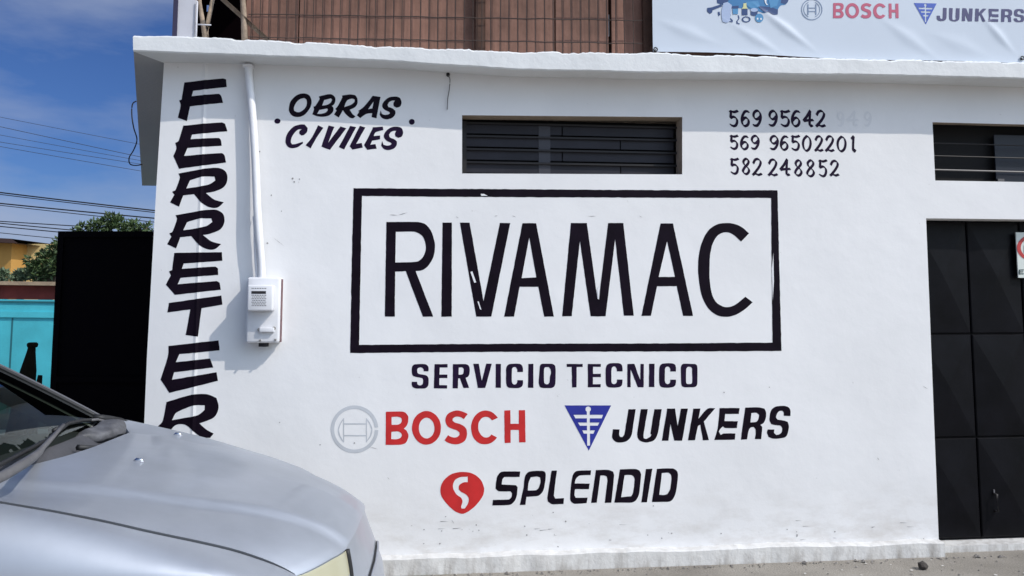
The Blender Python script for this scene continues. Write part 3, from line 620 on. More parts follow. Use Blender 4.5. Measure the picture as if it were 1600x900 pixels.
# chips, cracks and scratches in the paint
def blob(x, y, r, k=7): return [(x+r*math.cos(i*6.283/k)*random.uniform(.5, 1.2), y+r*math.sin(i*6.283/k)*random.uniform(.4, 1.1)) for i in range(k)]
ident = lambda x, y: (x, y)
ch = [blob(457, 279, 2.4), blob(460, 284, 1.6), blob(468, 280, 1.5), blob(418, 380, 1.5), blob(406, 237, 1.4), blob(424, 305, 1.6), blob(440, 330, 1.0), blob(500, 695, 1.2), blob(554, 692, 1.4), blob(1202, 605, 1.3), blob(1131, 613, 1.3), blob(437, 660, 1.0)]
for x0, y0, x1, y1, t in ((608, 335.5, 622, 336.5, .5), (622, 336.5, 637, 332, .6), (772, 338, 778, 337, .5), (800, 337, 806, 339, .5), (576, 698, 592, 702, .4), (605, 745, 609, 750, .6), (705, 812, 710, 818, .7), (712, 338, 717, 341, .5), (918, 338, 932, 338, .4), (998, 337, 1004, 340, .4), (425, 370, 446, 386, .35), (1370, 715, 1374, 719, .7), (1441, 603, 1450, 608, .5)):
    ch.append([(x0, y0-t*.4), ((x0+x1)/2, (y0+y1)/2-t), (x1, y1), ((x0+x1)/2, (y0+y1)/2+t*.6)])
for k in range(30):
    ch.append(blob(random.uniform(600, 1460), random.triangular(800, 868, 850)-random.uniform(0, 16), random.uniform(.5, 1.5)))
for k in range(18):
    x = random.uniform(660, 1440); y = random.uniform(812, 846); ch.append([(x, y), (x+random.uniform(3, 16), y-random.uniform(-1, 1)), (x+2, y+random.uniform(.5, 1.2))])
for q in ch: paint('paint_chip', [q], [], 'chip', wall, ident, onwall(0.0018), amp=0, smooth=False)
sc = [[(735,425),(738,424),(744,441),(741,442)], [(746,471),(748,471),(752,484),(750,483)], [(751,303),(756,303),(762,306),(752,306)], [(933,452),(936,446),(936,465),(934,466)], [(1206,420),(1208,395),(1209,440),(1207,470)]]
for q in sc: paint('paint_scratch', [q], [], 'scratch', wall, ident, onwall(0.0026), amp=0, smooth=False)

# ================================================================== THINGS FIXED TO THE WALL
# meter box
pm = F(*W(410, 540), 0.05)
met = thing('electric_meter_box', 'pale grey electric meter box on the white wall at the conduit end', 'meter box', pm)
u0, v1 = W(386, 433, .10); u1, v0 = W(436, 536, .10)
b = B(); b.box(F, u0, u1, v0, v1, -0.002, 0.10, bev=0.014); b.out('back_box', 'meter', met, smooth=True, auto=30)
b = B(); b.box(F, u1+0.0005, u1+0.0035, v0+0.004, v1-0.01, 0.030, 0.080); b.out('rusty_edge', 'rust', met)
a0, c1 = W(386.5, 445, .175); a1, c0_ = W(426, 486, .175)
b = B(); b.box(F, a0, a1, c0_, c1, 0.099, 0.175, bev=0.010); cov = b.out('meter_cover', 'meter', met, smooth=True, auto=30)
b = B(); x0, z1 = W(393, 454.7, .176); x1, z0 = W(415.5, 459, .176); b.box(F, x0, x1, z0, z1, 0.1742, 0.1765); b.out('meter_slot', 'hole', cov)
b = B()
for r_ in range(11):
    yy = 450.5+r_*2.7
    if 453 < yy < 461:
        if yy > 458: b.out('vent_holes', 'hole', cov); b = B()
        continue
    for k in range(9):
        xx = 394+k*2.65+(1.3 if r_ % 2 else 0)
        if xx > 416: continue
        u, v = W(xx, yy, .176); b.f([F(u+0.0030*math.cos(q), v+0.0030*math.sin(q), 0.1762) for q in [i*math.pi/3 for i in range(6)]])
b.out('vent_holes', 'hole', cov)
x0, z1 = W(405, 512, .125); x1, z0 = W(428, 519, .125)
b = B(); b.box(F, x0, x1, z0, z1, 0.099, 0.125, bev=0.004); b.out('fuse_holder', 'meter', met, smooth=True, auto=30)
for xx, yy in ((405, 515), (428, 513), (406, 532), (430, 531)):
    u, v = W(xx, yy, .11); b = B(); b.tube([F(u, v, 0.098), F(u, v, 0.112)], 0.010 if yy < 520 else 0.006, 10); b.out('screw', 'screw', met, smooth=True, auto=40)
u, v = W(412, 537, .05); b = B(); b.tube([F(u, v0+0.004, 0.05), F(u, v0-0.022, 0.05)], 0.028, 14); b.out('cable_gland', 'hole', met, smooth=True, auto=40)
# conduit
cp_ = [(388, 101, .035), (390, 130, .04), (393, 160, .045), (396, 200, .05), (399, 250, .055), (401, 300, .06), (402.5, 335, .065), (405, 370, .065), (408, 405, .065), (409.5, 436, .065)]
con = thing('conduit_pipe', 'white painted conduit pipe running down the wall from eave to meter box', 'pipe', F(*W(409, 436), 0.065))
P = []
for x, y, nn in cp_: u, v = W(x, y, nn); P.append(F(u, v, nn))
Q = [Vector(q) for q in catm([tuple(p) for p in P], 6)]
b = B(); b.tube(Q, [0.023 if i < 44 else 0.021 for i in range(len(Q))], 14); b.out('pipe', 'conduit', con, smooth=True, auto=40)
P2 = []
for x, y, nn in ((401, 338, .035), (402.5, 355, .05), (403, 380, .06), (404, 405, .065), (406, 434, .065)): u, v = W(x-0.5, y, nn); P2.append(F(u-.016, v, nn-.012))
b = B(); b.tube([Vector(q) for q in catm([tuple(p) for p in P2], 6)], 0.009, 10); b.out('thin_tube', 'conduit', con, smooth=True, auto=40)
b = B(); u, v = W(388, 104, .03); b.box(F, u-.027, u+.027, v-.010, v+.010, 0.0, 0.060, bev=0.004); b.out('pipe_clip', 'conduit', con)

# stray wires
def wirething(name, label, px, r, m, nn):
    P = [F(*W(x, y, n2), n2) for x, y, n2 in px]
    b = B(); b.tube([Vector(q) for q in catm([tuple(p) for p in P], 6)], r, 6)
    root = P[0]; o = b.out(name, m, None, smooth=True)
    for v in o.data.vertices: v.co -= root
    o.location = root; return setp(o, label, 'wire')
wirething('dangling_wire', 'short grey wire dangling from a hole below the eave', [(700, 118, .01), (703, 124, .02), (702, 140, .018), (699.5, 155, .015), (699, 171, .012)], 0.0028, 'palebar', 0)
b = B(); u, v = W(700, 116.5, .004); b.f([F(u+.012*math.cos(q), v+.015*math.sin(q), .004) for q in [i*.7 for i in range(9)]]); b.out('wire_hole', 'hole', wall)
pts = []
for x, y, Y in ((213, 158, 6.6), (207, 163, 6.6), (206, 180, 6.6), (209, 200, 6.6), (214, 218, 6.6), (209, 234, 6.6), (202, 246, 6.7), (203, 256, 6.8), (212, 258.5, 6.9), (222, 257, 7.0)): pts.append(tuple(PY(x, y, Y)))
b = B(); b.tube([Vector(q) for q in catm(pts, 6)], 0.005, 6); o = b.out('hanging_cable_loop', 'cable', None, smooth=True); setp(o, 'black cable loop hanging off the side of the eave against the sky', 'wire')
# door sign
sg = thing('prohibition_sign', 'small white sign with a red prohibition ring on the black door', 'sign', F(*W(1600, 433, DN+.03), DN+.03))
(sx0, sz1), (sx1, sz0) = W(1586, 363, DN+.034), W(1591, 434, DN+.034)
b = B(); b.box(F, sx0+0.006, sx0+0.28, sz0, sz1, DN+0.026, DN+0.034); b.out('sign_plate', 'signwhite', sg)
PS = ((lambda x, y: W(x, y, DN+.036)), (lambda u, v: F(u, v, DN+.036)))
ctr = 1620
paint('prohibition_ring', [arc_band(ctr, 387, 25, 31, 0, 359.5, 48, 0.72), [(1602, 373), (1606, 370), (1638, 400), (1634, 403)]], [], 'signred', sg, ident, PS, amp=0, smooth=False)
paint('prohibition_symbol', [[(1600,384),(1604,376),(1622,384),(1622,388),(1604,384),(1604,392),(1612,392),(1612,396),(1600,396)]], [], 'signdark', sg, ident, PS, amp=0, smooth=False)
paint('sign_lettering', [[(1592,421),(1600,421),(1600,422.5),(1594,422.5),(1594,424),(1599,424),(1599,425.4),(1594,425.4),(1594,427),(1600,427),(1600,428.6),(1592,428.6)],
  [(1602,421),(1610,421),(1610,422.5),(1604,422.5),(1604,424),(1610,424),(1610,428.6),(1602,428.6),(1602,427),(1608,427),(1608,425.4),(1602,425.4)]], [], 'signdark', sg, ident, PS, amp=0, smooth=False)

# ================================================================== ROOFTOP FENCE AND BANNER
t = M['wood'].node_tree; bs_ = t.nodes['Principled BSDF']; gg = N(t, 'ShaderNodeNewGeometry'); mm = N(t, 'ShaderNodeMapping'); mm.inputs['Scale'].default_value = (26, 26, 1.6)
n_ = N(t, 'ShaderNodeTexNoise', Scale=1.0, Detail=4.0, Roughness=0.6); r_ = N(t, 'ShaderNodeMapRange'); r_.inputs['From Min'].default_value = .3; r_.inputs['From Max'].default_value = .7; r_.inputs['To Min'].default_value = .72; r_.inputs['To Max'].default_value = 1.22
k_ = N(t, 'ShaderNodeMixRGB', blend_type='MULTIPLY'); k_.inputs[0].default_value = 1; src = bs_.inputs['Base Color'].links[0].from_socket
t.links.new(gg.outputs['Position'], mm.inputs[0]); t.links.new(mm.outputs[0], n_.inputs['Vector']); t.links.new(n_.outputs['Fac'], r_.inputs['Value']); t.links.new(src, k_.inputs[1]); t.links.new(r_.outputs[0], k_.inputs[2]); t.links.new(k_.outputs[0], bs_.inputs['Base Color'])
FN = 0.05; ztop = 4.3; zb_ = 3.02
def fx(x, n=FN): return W(x, 40, n)[0]
fen = thing('rooftop_fence', 'brown board fence behind rusty wire mesh standing on the roof edge', 'fence', F(fx(650), zb_, FN))
edges = [(384, 466), (468, 742), (758, 866), (868, 950), (955, 1120)]
for i, (xa, xb) in enumerate(edges):
    b = B(); b.box(F, fx(xa, .02), fx(xb, .02), zb_, ztop, 0.0+0.003*i, 0.02+0.003*i); b.out('board', 'wood', fen)
b = B(); b.box(F, fx(420, -.06), fx(962, -.06), zb_, ztop, -0.07, -0.05); b.out('backing_board', 'wood2', fen)
b = B(); b.box(F, W(951, 40, .0)[0], W(953.2, 40, 0)[0], W(952, 55, 0)[1], W(952, 21, 0)[1], -0.03, -0.02); b.out('pale_strip', 'bwhite', fen)
b = B(); b.box(F, fx(743), fx(757), zb_, ztop, 0.02, 0.075); b.out('fence_post', 'wood2', fen)
b = B(); b.box(F, fx(1004), fx(1018), zb_, ztop, 0.03, 0.07); b.out('fence_post', 'wood2', fen)
b = B()
x = 392.0
while x < 1003:
    j = noise.noise((x, 0, 0))*1.2; lean = noise.noise((x*3, 5, 0))*0.02
    b.tube([F(fx(x+j, .1), zb_, .095), F(fx(x+j, .1)+lean, ztop, .095)], 0.0028, 5, False); x += 13.9
for yy in (-50, -14, 22, 58):
    pts = [F(W(xx, yy+10*(xx-400)/600+2*noise.noise((xx*.03, yy, 0)), .1)[0], W(xx, yy+10*(xx-400)/600+2*noise.noise((xx*.03, yy, 0)), .1)[1], .099) for xx in range(388, 1006, 14)]
    b.tube(pts, 0.0032, 5, False)
b.out('wire_mesh', 'wire', fen)
b = B(); b.box(F, fx(1012), fx(1018)+3.2, zb_-0.02, 3.15, 0.06, 0.11); b.out('bottom_rail', 'wood2', fen, label='dark wooden rail under the banner')
# open bay at the left end
bay = thing('rooftop_shelter', 'dark open timber shelter with leaning poles at the left end of the roof', 'shelter', F(fx(340), zb_, -.2))
b = B(); b.box(F, W(276, 40, .04)[0], W(304, 40, .04)[0], zb_, ztop, -0.02, 0.04); pst = b.out('corner_post', 'whitepost', bay, label='pale grey corner post')
b = B(); b.box(F, W(273.5, 40, .0)[0], W(280.5, 40, .0)[0], zb_, ztop, 0.0415, 0.05); b.out('corner_strip', mat('violet_edge', (0.03, 0.025, 0.06), 0.6), bay)
b = B(); b.tube([F(W(307.5, 20, .05)[0], zb_, .05), F(W(307.5, 20, .05)[0], 3.345, .05)], 0.006, 8); b.tube([F(W(304, 38, .05)[0], W(304, 38, .05)[1], .05), F(W(330, 39, .05)[0], W(330, 39, .05)[1], .05)], 0.004, 6); b.out('thin_pipe', 'whitepost', bay, smooth=True)
b = B(); b.tube([F(*W(321, 62, .0), 0), F(*W(317, 35, .0), 0), F(*W(312, 5, 0), 0), F(*W(309, -60, 0), 0)], [0.016, .014, .012, .01], 8); b.out('leaning_pole', 'pole', bay, smooth=True)
b = B(); b.tube([F(*W(324, 62, -.05), -.05), F(*W(325, 35, -.05), -.05), F(*W(333, -5, -.05), -.05), F(*W(340, -60, -.05), -.05)], 0.013, 8); b.out('leaning_pole', 'pole', bay, smooth=True)
b = B(); b.tube([F(*W(382.5, 66, .08), .08), F(*W(381.5, 35, .08), .08), F(*W(379.5, 0, .08), .08), F(*W(378, -80, .08), .08)], [0.019, .018, .016, .015], 10); b.out('upright_pole', 'pole', bay, smooth=True, label='pale weathered upright pole')
b = B()
d0, d1 = W(345, -7, .07), W(426, 66, .07)
b.f([F(*d0, .07), F(*d1, .07), F(d1[0], d1[1]-.03, .07), F(d0[0], d0[1]-.03, .07)]); b.f([F(*d0, .07), F(*d1, .07), F(*d1, .10), F(*d0, .10)])
b.out('diagonal_brace', 'pole', bay)
b = B(); zp0, zp1 = W(322, 18, -.7)[1], W(322, 4, -.7)[1]
b.box(F, fx(328, -.7), fx(430, -.7), zb_, 4.2, -0.75, -0.7); b.box(F, fx(304, -.7), fx(328, -.7)-.001, zb_, zp0, -0.75, -0.7); b.box(F, fx(304, -.7), fx(328, -.7)-.001, zp1, 4.2, -0.75, -0.7)
b.box(F, fx(304, -.7), fx(319, -.7), zp0+.001, zp1-.001, -0.75, -0.7); b.out('back_board', mat('shade_black_board', (0.004, 0.002, 0.003), 0.9, spec=0.0), bay)  # near-black colour stands in for the shade inside the open bay
b = B(); b.box(F, fx(285, -.1), fx(440, -.1), 4.0, 4.06, -0.9, 0.0); b.out('shelter_roof', 'wood2', bay)

# banner
BN = 0.14
bu0, bv0 = W(1020.5, 80.5, BN); bu1 = bu0+3.0; bv1 = 4.2
def crease(u, v, px, py, ang, ln, wd, h):
    cu, cv = W(px, py, BN); du, dv = u-cu, v-cv; a_ = math.radians(ang)
    al = (du*math.cos(a_)+dv*math.sin(a_))/ln; ac = (-du*math.sin(a_)+dv*math.cos(a_))/(wd*(0.35+0.65*max(0, 1-abs(al))))
    return h*math.exp(-ac*ac)*math.exp(-al*al*2)
def bdisp(u, v):
    return (BN+0.006*noise.noise((u*1.7, v*2.2, 2))+crease(u, v, 1228, 45, -36, .22, .026, .009)+crease(u, v, 1180, 60, -30, .2, .03, .006)
            +crease(u, v, 1420, 60, -34, .22, .04, .005)+crease(u, v, 1560, 55, -48, .16, .025, .008)+crease(u, v, 1075, 50, -20, .2, .04, .005)+crease(u, v, 1500, 70, -20, .2, .05, .004))
ban_root = F(bu0, bv0, BN)
b = B(); rows = []
for j in range(91):
    row = []
    for i in range(201):
        u = bu0+(bu1-bu0)*i/200; v = bv0+(bv1-bv0)*j/90
        row.append(F(u, v+(0.006*math.sin(i/200*11) if j == 0 else 0), bdisp(u, v)))
    rows.append(row)
b.grid(rows); ban = b.out('banner', 'banner', None, smooth=True)
for v in ban.data.vertices: v.co -= ban_root
ban.location = ban_root
setp(ban, 'pale blue printed vinyl banner tied to the fence above the eave', 'banner')
t = M['banner'].node_tree; bsdf = t.nodes['Principled BSDF']
def bpl(off): return ((lambda x, y: W(x, y, BN)), (lambda u, v: F(u, v, bdisp(u, v)+off)))
def bprint(name, sol, hol, m, T, off, label=None, **kw):
    if name == 'printed_machine_part' and len(sol) > 1:
        for q in sol: bprint(name, [q], [], m, T, off, **kw)
        return
    return paint(name, sol, hol, m, ban, T, bpl(off), amp=0, label=label, fine=0.03, **kw)
def TBo(x, y): X = 305+(x-80)*0.219; return (1200+X/3, (12+(y-75)*0.213+(X-305)*0.022)/3)
bprint('banner_lettering', bo_s, bo_h, 'bred', TBo, .0016, 'faded red printed capitals')
def TJu(x, y):
    xu = x+0.13*(y-230); X = 500+(xu-62)*0.745; return (1400+X/8, (90+(y-95)*0.60+(X-500)*0.035)/8)
bprint('banner_lettering', ju_s, ju_h, 'bnavy', TJu, .0016, 'navy printed capitals')
Tb8 = crop(1400, 0, 8)
def TTr(x, y): X = 222+(x-103)*1.222; return (1400+X/8, (38+(y-268)*1.165+(X-222)*0.02)/8)
bprint('banner_emblem', [tri], trh, 'bblue', TTr, .0016, 'blue printed triangle with a white ribbed stem', smooth=False)
Tc3 = crop(1200, 0, 3)
bprint('banner_emblem', [arc_band(205, 45, 46, 50, 0, 359.5, 48), arc_band(205, 45, 36, 39, 115, 245, 20), arc_band(205, 45, 36, 39, -65, 65, 20), [(184,20),(190,20),(190,70),(184,70)], [(221,20),(227,20),(227,70),(221,70)], [(188,36),(223,36),(223,40),(188,40)], [(188,52),(223,52),(223,56),(188,56)]], [], 'bsteel', Tc3, .0016, 'steel grey printed ring with an armature', smooth=False)
TP = crop(1080, 0, 6.154)
bprint('printed_machine_part', [[(245,-60),(250,30),(300,45),(400,75),(480,80),(560,90),(640,110),(700,128),(740,118),(790,145),(830,140),(832,95),(860,55),(905,45),(932,10),(932,-60)]], [], 'bcyan', TP, .0012, 'blue printed cluster of machine parts')
bprint('printed_machine_part', [[(245,-60),(250,25),(300,42),(360,10),(330,-60)], [(640,60),(700,125),(740,118),(790,145),(830,140),(832,95),(760,70)], [(870,-60),(860,30),(905,42),(932,10),(932,-60)], [(385,60),(455,55),(455,80),(420,90),(388,80)], [(485,88),(540,88),(540,148),(485,148)], [(155,75),(195,70),(290,40),(300,60),(205,98),(200,120),(180,132),(155,108)], [(255,115),(272,112),(280,145),(262,155)],
  [(372,140),(382,140),(372,170),(400,195),(398,215),(365,212),(365,205),(388,203),(362,172)], [(445,145),(457,150),(462,180),(445,205),(448,222),(468,228),(465,236),(434,230),(434,205),(452,178)], [(568,115),(640,110),(630,150),(600,156),(570,145)]], [], 'bdeep', TP, .0020)
bprint('printed_machine_part', [arc_band(527, 188, 28, 42, 0, 359.5, 30, 0.7)], [], 'bdeep', TP, .0020, smooth=False)
bprint('printed_machine_part', [ell(652, 175, 40, 42, 28), [(395,85),(450,85),(448,138),(400,138)], [(520,20),(640,10),(660,60),(600,85),(540,60)], [(740,0),(840,0),(820,60),(760,80)]], [], mat('banner_mid_ink', (0.06, 0.24, 0.46), 0.4), TP, .0026)
bprint('printed_machine_part', [[(310,30),(350,20),(390,50),(370,200),(340,220),(300,210),(290,120)], ell(603, 98, 36, 18, 20)], [], 'bpale', TP, .0030)
bprint('printed_machine_part', [[(500,35),(528,30),(532,70),(545,85),(485,85),(497,68)]], [], 'byellow', TP, .0033)
bprint('printed_machine_part', [ell(635, 183, 8, 10, 12), ell(668, 185, 8, 10, 12), [(700,-10),(722,-10),(720,30),(735,50),(722,52),(706,25)]], [], 'bwhite', TP, .0036)

for x, y in ((1024, 77.5), (1597, 91)):
    u, v = W(x, y, BN+.004); b = B(); b.tube([F(u+.012*math.cos(q), v+.012*math.sin(q), BN+.008) for q in [i*.785 for i in range(9)]], .004, 6, False)
    b.tube([F(u, v, BN+.006), F(u-.01, v-.02, BN-.01), F(u-.02, v-.05, BN-.05)], .004, 6); b.out('banner_tie', 'cable', ban, smooth=True)

# ================================================================== LEFT BACKGROUND
# black gate beside the shop
GY = 5.95
gp0, gp1 = PY(93, 362, GY), PY(262, 365, GY)
gate = thing('metal_gate', 'tall black sheet metal gate in shade beside the white shop corner', 'gate', Vector((gp0.x+.4, GY, 0)))
gx = lambda a_, b_, c__: Vector((a_, c__, b_))
b = B(); b.box(gx, gp0.x, gp1.x+0.1, 0.03, gp0.z, GY, GY+0.03); b.out('gate_leaf', 'gate', gate)
b = B(); b.box(gx, gp0.x, gp0.x+0.04, 0.0, gp0.z+.002, GY-0.02, GY-0.001); b.box(gx, gp0.x+.041, gp1.x+.1, gp0.z-.04, gp0.z+.002, GY-0.02, GY-0.001); b.box(gx, gp0.x+.041, gp1.x+.1, 1.0, 1.04, GY-0.02, GY-0.001); b.out('gate_frame', 'gate', gate)
# turquoise wall
TY = 12.0
tw = thing('boundary_wall', 'turquoise boundary wall with a red brown top band and pale cap', 'wall', Vector((-8, TY, 0)))
def zt(y): return PY(40, y, TY).z
sl_ = -0.012
b = B(); X0, X1 = -16.0, -3.2
def tb(y0, y1, d0, d1, x0=X0, x1=X1): 
    bb = B(); 
    fn = lambda a_, b_, c__: Vector((a_, c__, b_+sl_*(a_+7)))
    bb.box(fn, x0, x1, y0, y1, TY-d0, TY+d1); return bb
tb(-0.3, zt(468), 0.0, 0.2).out('wall_face', 'teal', tw)
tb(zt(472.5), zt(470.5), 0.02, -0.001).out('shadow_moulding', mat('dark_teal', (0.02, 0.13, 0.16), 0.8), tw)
tb(zt(496), zt(487), 0.025, -0.001).out('moulding', 'teal', tw)
tb(zt(467.5), zt(446), -0.01, 0.2).out('top_band', 'redband', tw)
tb(zt(445.8), zt(440), 0.10, 0.3).out('wall_cap', 'cap', tw)
xs = PY(18, 530, TY).x; tb(-0.2, zt(497), 0.004, -0.001, xs-.012, xs+.012).out('wall_seam', mat('seam', (0.02, 0.15, 0.18), 0.8), tw)
# dark posts
def post(px, y, wt, wb, Y, label, capw):
    top = PY(px, y, Y); s_ = Y/FP; x = top.x
    t_ = thing('bollard', label, 'post', Vector((x, Y, 0)), 'dark posts by the turquoise wall')
    zs = [0, top.z*.45, top.z*.72, top.z*.90, top.z-0.05]; rs = [wb*1.7*s_, wb*1.25*s_, wb*.98*s_, wt*1.05*s_, wt*.9*s_]
    lean = lambda z: (top.z-z)*-0.10
    b = B(); b.tube([Vector((x+lean(z), Y, z)) for z in zs], rs, 14); b.out('shaft', 'bollard', t_, smooth=True, auto=40)
    if capw > wt*1.2: b = B(); b.tube([Vector((x, Y, z)) for z in (top.z-.055, top.z-.03, top.z-.012, top.z)], [capw*.85*s_, capw*s_, capw*.95*s_, capw*.7*s_], 14); b.out('post_cap', 'bollard', t_, smooth=True, auto=40)
post(51, 535, 6, 11.5, 9.5, 'taller dark tapered post with a round cap before the turquoise wall', 8)
post(64, 579, 3.5, 5.5, 9.0, 'shorter dark post to the right of the taller capped one', 3.5)
# ochre and yellow house
HY = 19.0
hs = thing('yellow_house', 'yellow rendered house with a dark roof edge beyond the turquoise wall', 'house', Vector((-11, HY, 0)))
hx = lambda a_, b_, c__: Vector((a_, c__, b_))
p = PY(19, 379, HY); q = PY(19, 372, HY)
b = B(); b.box(hx, -20, p.x, 0, p.z, HY, HY+5); b.out('wall', 'ochre', hs, label='darker ochre end wall')
b = B(); pr = PY(21, 378.5, HY-.3); b.f([Vector((-20, HY-.3, p.z+.35)), Vector((pr.x+.1, HY-.3, pr.z-.02)), Vector((pr.x+.1, HY+5, pr.z-.02)), Vector((-20, HY+5, p.z+.35))]); b.f([Vector((-20, HY-.3, p.z+.55)), Vector((pr.x-.05, HY-.3, pr.z+.08)), Vector((pr.x-.05, HY+5, pr.z+.08)), Vector((-20, HY+5, p.z+.55))]); b.f([Vector((-20, HY-.3, p.z+.35)), Vector((pr.x+.1, HY-.3, pr.z-.02)), Vector((pr.x-.05, HY-.3, pr.z+.08)), Vector((-20, HY-.3, p.z+.55))]); b.out('roof', 'roof', hs)
p2 = PY(21, 383, HY+1); p3 = PY(78, 386, HY+1)
b = B(); b.box(hx, p.x+0.002, p3.x+6, 0, p2.z, HY+.6, HY+4); b.out('wall', 'yellow', hs, label='lighter yellow wall')
# vegetation
def foliage(name, label, cat, base, trunk_h, blobs, n_leaf, size, m, group=None, long=1.8):
    t_ = thing(name, label, cat, base, group)
    b = B(); top = Vector(base)+Vector((0, 0, trunk_h))
    b.tube([Vector(base), Vector(base)+Vector((.03, 0, trunk_h*.6)), top], [0.08*trunk_h/2, .06*trunk_h/2, .03], 8)
    for (c, r) in blobs:
        b.tube([top-Vector((0, 0, trunk_h*.3)), (top+Vector(c))/2, Vector(c)], [.035, .022, .008], 5)
    b.out('trunk', 'bark', t_, smooth=True)
    b = B(); tot = sum(r**2 for c, r in blobs)
    for c, r in blobs:
        for k in range(int(n_leaf*r*r/tot)):
            d = Vector((random.gauss(0, 1), random.gauss(0, 1), random.gauss(0, 1))).normalized()
            rr = r*random.uniform(0.25, 1.0)**0.6*(1+0.35*noise.noise(d*2.2+Vector(c)))
            p_ = Vector(c)+Vector((d.x*rr, d.y*rr, d.z*rr*.85)); a_ = (d+Vector((random.gauss(0, .7), random.gauss(0, .7), random.gauss(.25, .7)))).normalized()
            s1 = a_.cross(Vector((random.gauss(0, 1), random.gauss(0, 1), random.gauss(0, 1)))).normalized(); s_ = size*random.uniform(.6, 1.3)
            nrm = a_.cross(s1)*0.18*s_
            b.f([p_, p_+a_*s_*.5*long+s1*s_*.4+nrm, p_+a_*s_*long, p_+a_*s_*.5*long-s1*s_*.4+nrm])
    b.out('crown', m, t_); return t_
def pb(x, y, Y, r): return (tuple(PY(x, y, Y)), r*Y/FP)
foliage('tree', 'green leafy tree top showing above the black gate', 'tree', Vector((PY(175, 475, 14).x, 14, 0)), 2.0,
  [pb(172, 345, 14, 12), pb(160, 354, 14, 11), pb(146, 352, 14, 8), pb(128, 357, 14, 8), pb(118, 361, 14, 6), pb(185, 350, 14, 10), pb(198, 358, 14, 10), pb(209, 353, 14, 8), pb(220, 359, 14, 8), pb(230, 355, 14, 7), pb(160, 376, 14, 22), pb(205, 380, 14, 22), pb(125, 380, 14, 16)], 2300, 0.05, 'leaf')
foliage('shrub', 'dark leafy shrub beside the black gate above the turquoise wall', 'shrub', Vector((PY(72, 475, 13).x, 13, 0)), 1.6,
  [pb(64, 414, 13, 12), pb(76, 404, 13, 10), pb(86, 390, 13, 9), pb(92, 380, 13, 7), pb(45, 407, 13, 5), pb(66, 398, 13, 6), pb(52, 416, 13, 8), pb(75, 426, 13, 13), pb(92, 416, 13, 16), pb(60, 430, 13, 10), pb(100, 398, 13, 12)], 1900, 0.045, 'leaf')
foliage('shrub', 'small pale green shrub at the left edge above the turquoise wall', 'shrub', Vector((PY(8, 475, 13).x, 13, 0)), 1.3,
  [pb(4, 431, 13, 8), pb(13, 435, 13, 6), pb(-8, 430, 13, 12)], 420, 0.045, 'leaf2')
foliage('shrub', 'small green shrub between the pale shrub and the dark one', 'shrub', Vector((PY(32, 475, 13.2).x, 13.2, 0)), 1.2,
  [pb(32, 430, 13.2, 8), pb(40, 428, 13.2, 7), pb(26, 434, 13.2, 6)], 420, 0.045, 'leaf2')
# overhead cables
def cable(y0, y1, sag, Y, r, m, label, group, i):
    a_, c__ = PY(-900, y0-(y1-y0)/240*900, Y+1), PY(620, y1+(y1-y0)/240*380, Y-1)
    pts = []
    for k in range(41):
        t_ = k/40; p_ = a_.lerp(c__, t_); p_.z -= sag*4*t_*(1-t_)-sag*0.96; pts.append(p_)
    b = B(); b.tube(pts, r, 5); o = b.out('overhead_cable', m, None, smooth=True)
    for v in o.data.vertices: v.co -= a_
    o.location = a_; setp(o, label, 'cable', group)
for i, (y0, y1, r) in enumerate(((301, 333, .016), (304, 336, .011), (318, 345, .016), (321, 351, .010), (346, 364, .012), (349, 375, .013), (354, 380, .013), (364, 391, .009))):
    cable(y0, y1, 0.25, 20+i*.15, r, 'cable', 'thick dark overhead cable in the lower bundle low in the sky', 'thick overhead cables low in the sky', i)
for i, (y0, y1, r) in enumerate(((183, 232, .007), (198, 252, .009), (211, 257, .007), (222, 262, .008), (229, 273, .008))):
    cable(y0, y1, 0.2, 26+i*.2, r, 'thincable', 'thin faint overhead wire in the upper bundle high in the sky', 'thin overhead wires high in the sky', i)

# ================================================================== CAR
TH = math.radians(5.5); CYc = 3.2
FV = Vector((math.cos(TH), math.sin(TH), 0)); TV = Vector((-math.sin(TH), math.cos(TH), 0)); CO = Vector((0, CYc, 0))
def carT(x, y, t):
    q = hit(x, y, CO+TV*t, TV)-CO; return (q.dot(FV), q.z)
S0 = -2.3                                           # car empty sits under the middle of the car
car = thing('parked_car', 'silver car parked along the white wall, nose to the right', 'car', CO+FV*S0, rotz=TH)
def C(s, t, z): return Vector((s-S0, t, z))
def cpart(b, name, m, parent=None, **kw): return b.out(name, m, parent or car, local=True, **kw)
def interp(L, x):
    if x <= L[0][0]: 
        (x0, y0), (x1, y1) = L[0], L[1]; return y0+(y1-y0)*(x-x0)/(x1-x0)
    for (x0, y0), (x1, y1) in zip(L[:-1], L[1:]):
        if x <= x1: return y0+(y1-y0)*(x-x0)/(x1-x0)
    (x0, y0), (x1, y1) = L[-2], L[-1]; return y1+(y1-y0)/(x1-x0)*(x-x1)
def smoothtab(L, k=3):
    xs = [L[0][0]+(L[-1][0]-L[0][0])*i/60 for i in range(61)]; ys = [interp(L, x) for x in xs]
    for _ in range(k*4): ys = [ys[0]]+[(ys[i-1]+2*ys[i]+ys[i+1])/4 for i in range(1, 60)]+[ys[-1]]
    return list(zip(xs, ys))
def htc(s): return 0.70-0.13*min(1, max(0, (s+1.55)/0.92))**1.3
Npx = [(0,783),(84,797),(169,814),(236,830),(300,843),(367,858),(423,877),(450,887),(468,898)]
def Nfit(x, y):
    t_ = .66
    for _ in range(6): t_ = htc(carT(x, y, -t_)[0])
    return carT(x, y, -t_)
zN = smoothtab([Nfit(x, y) for x, y in Npx])
Kpx = [(0,767),(127,775.5),(211,786),(300,799),(367,806),(433,817),(483,830),(517,842),(543,857)]
kt = lambda i: -0.53+0.18*i/8
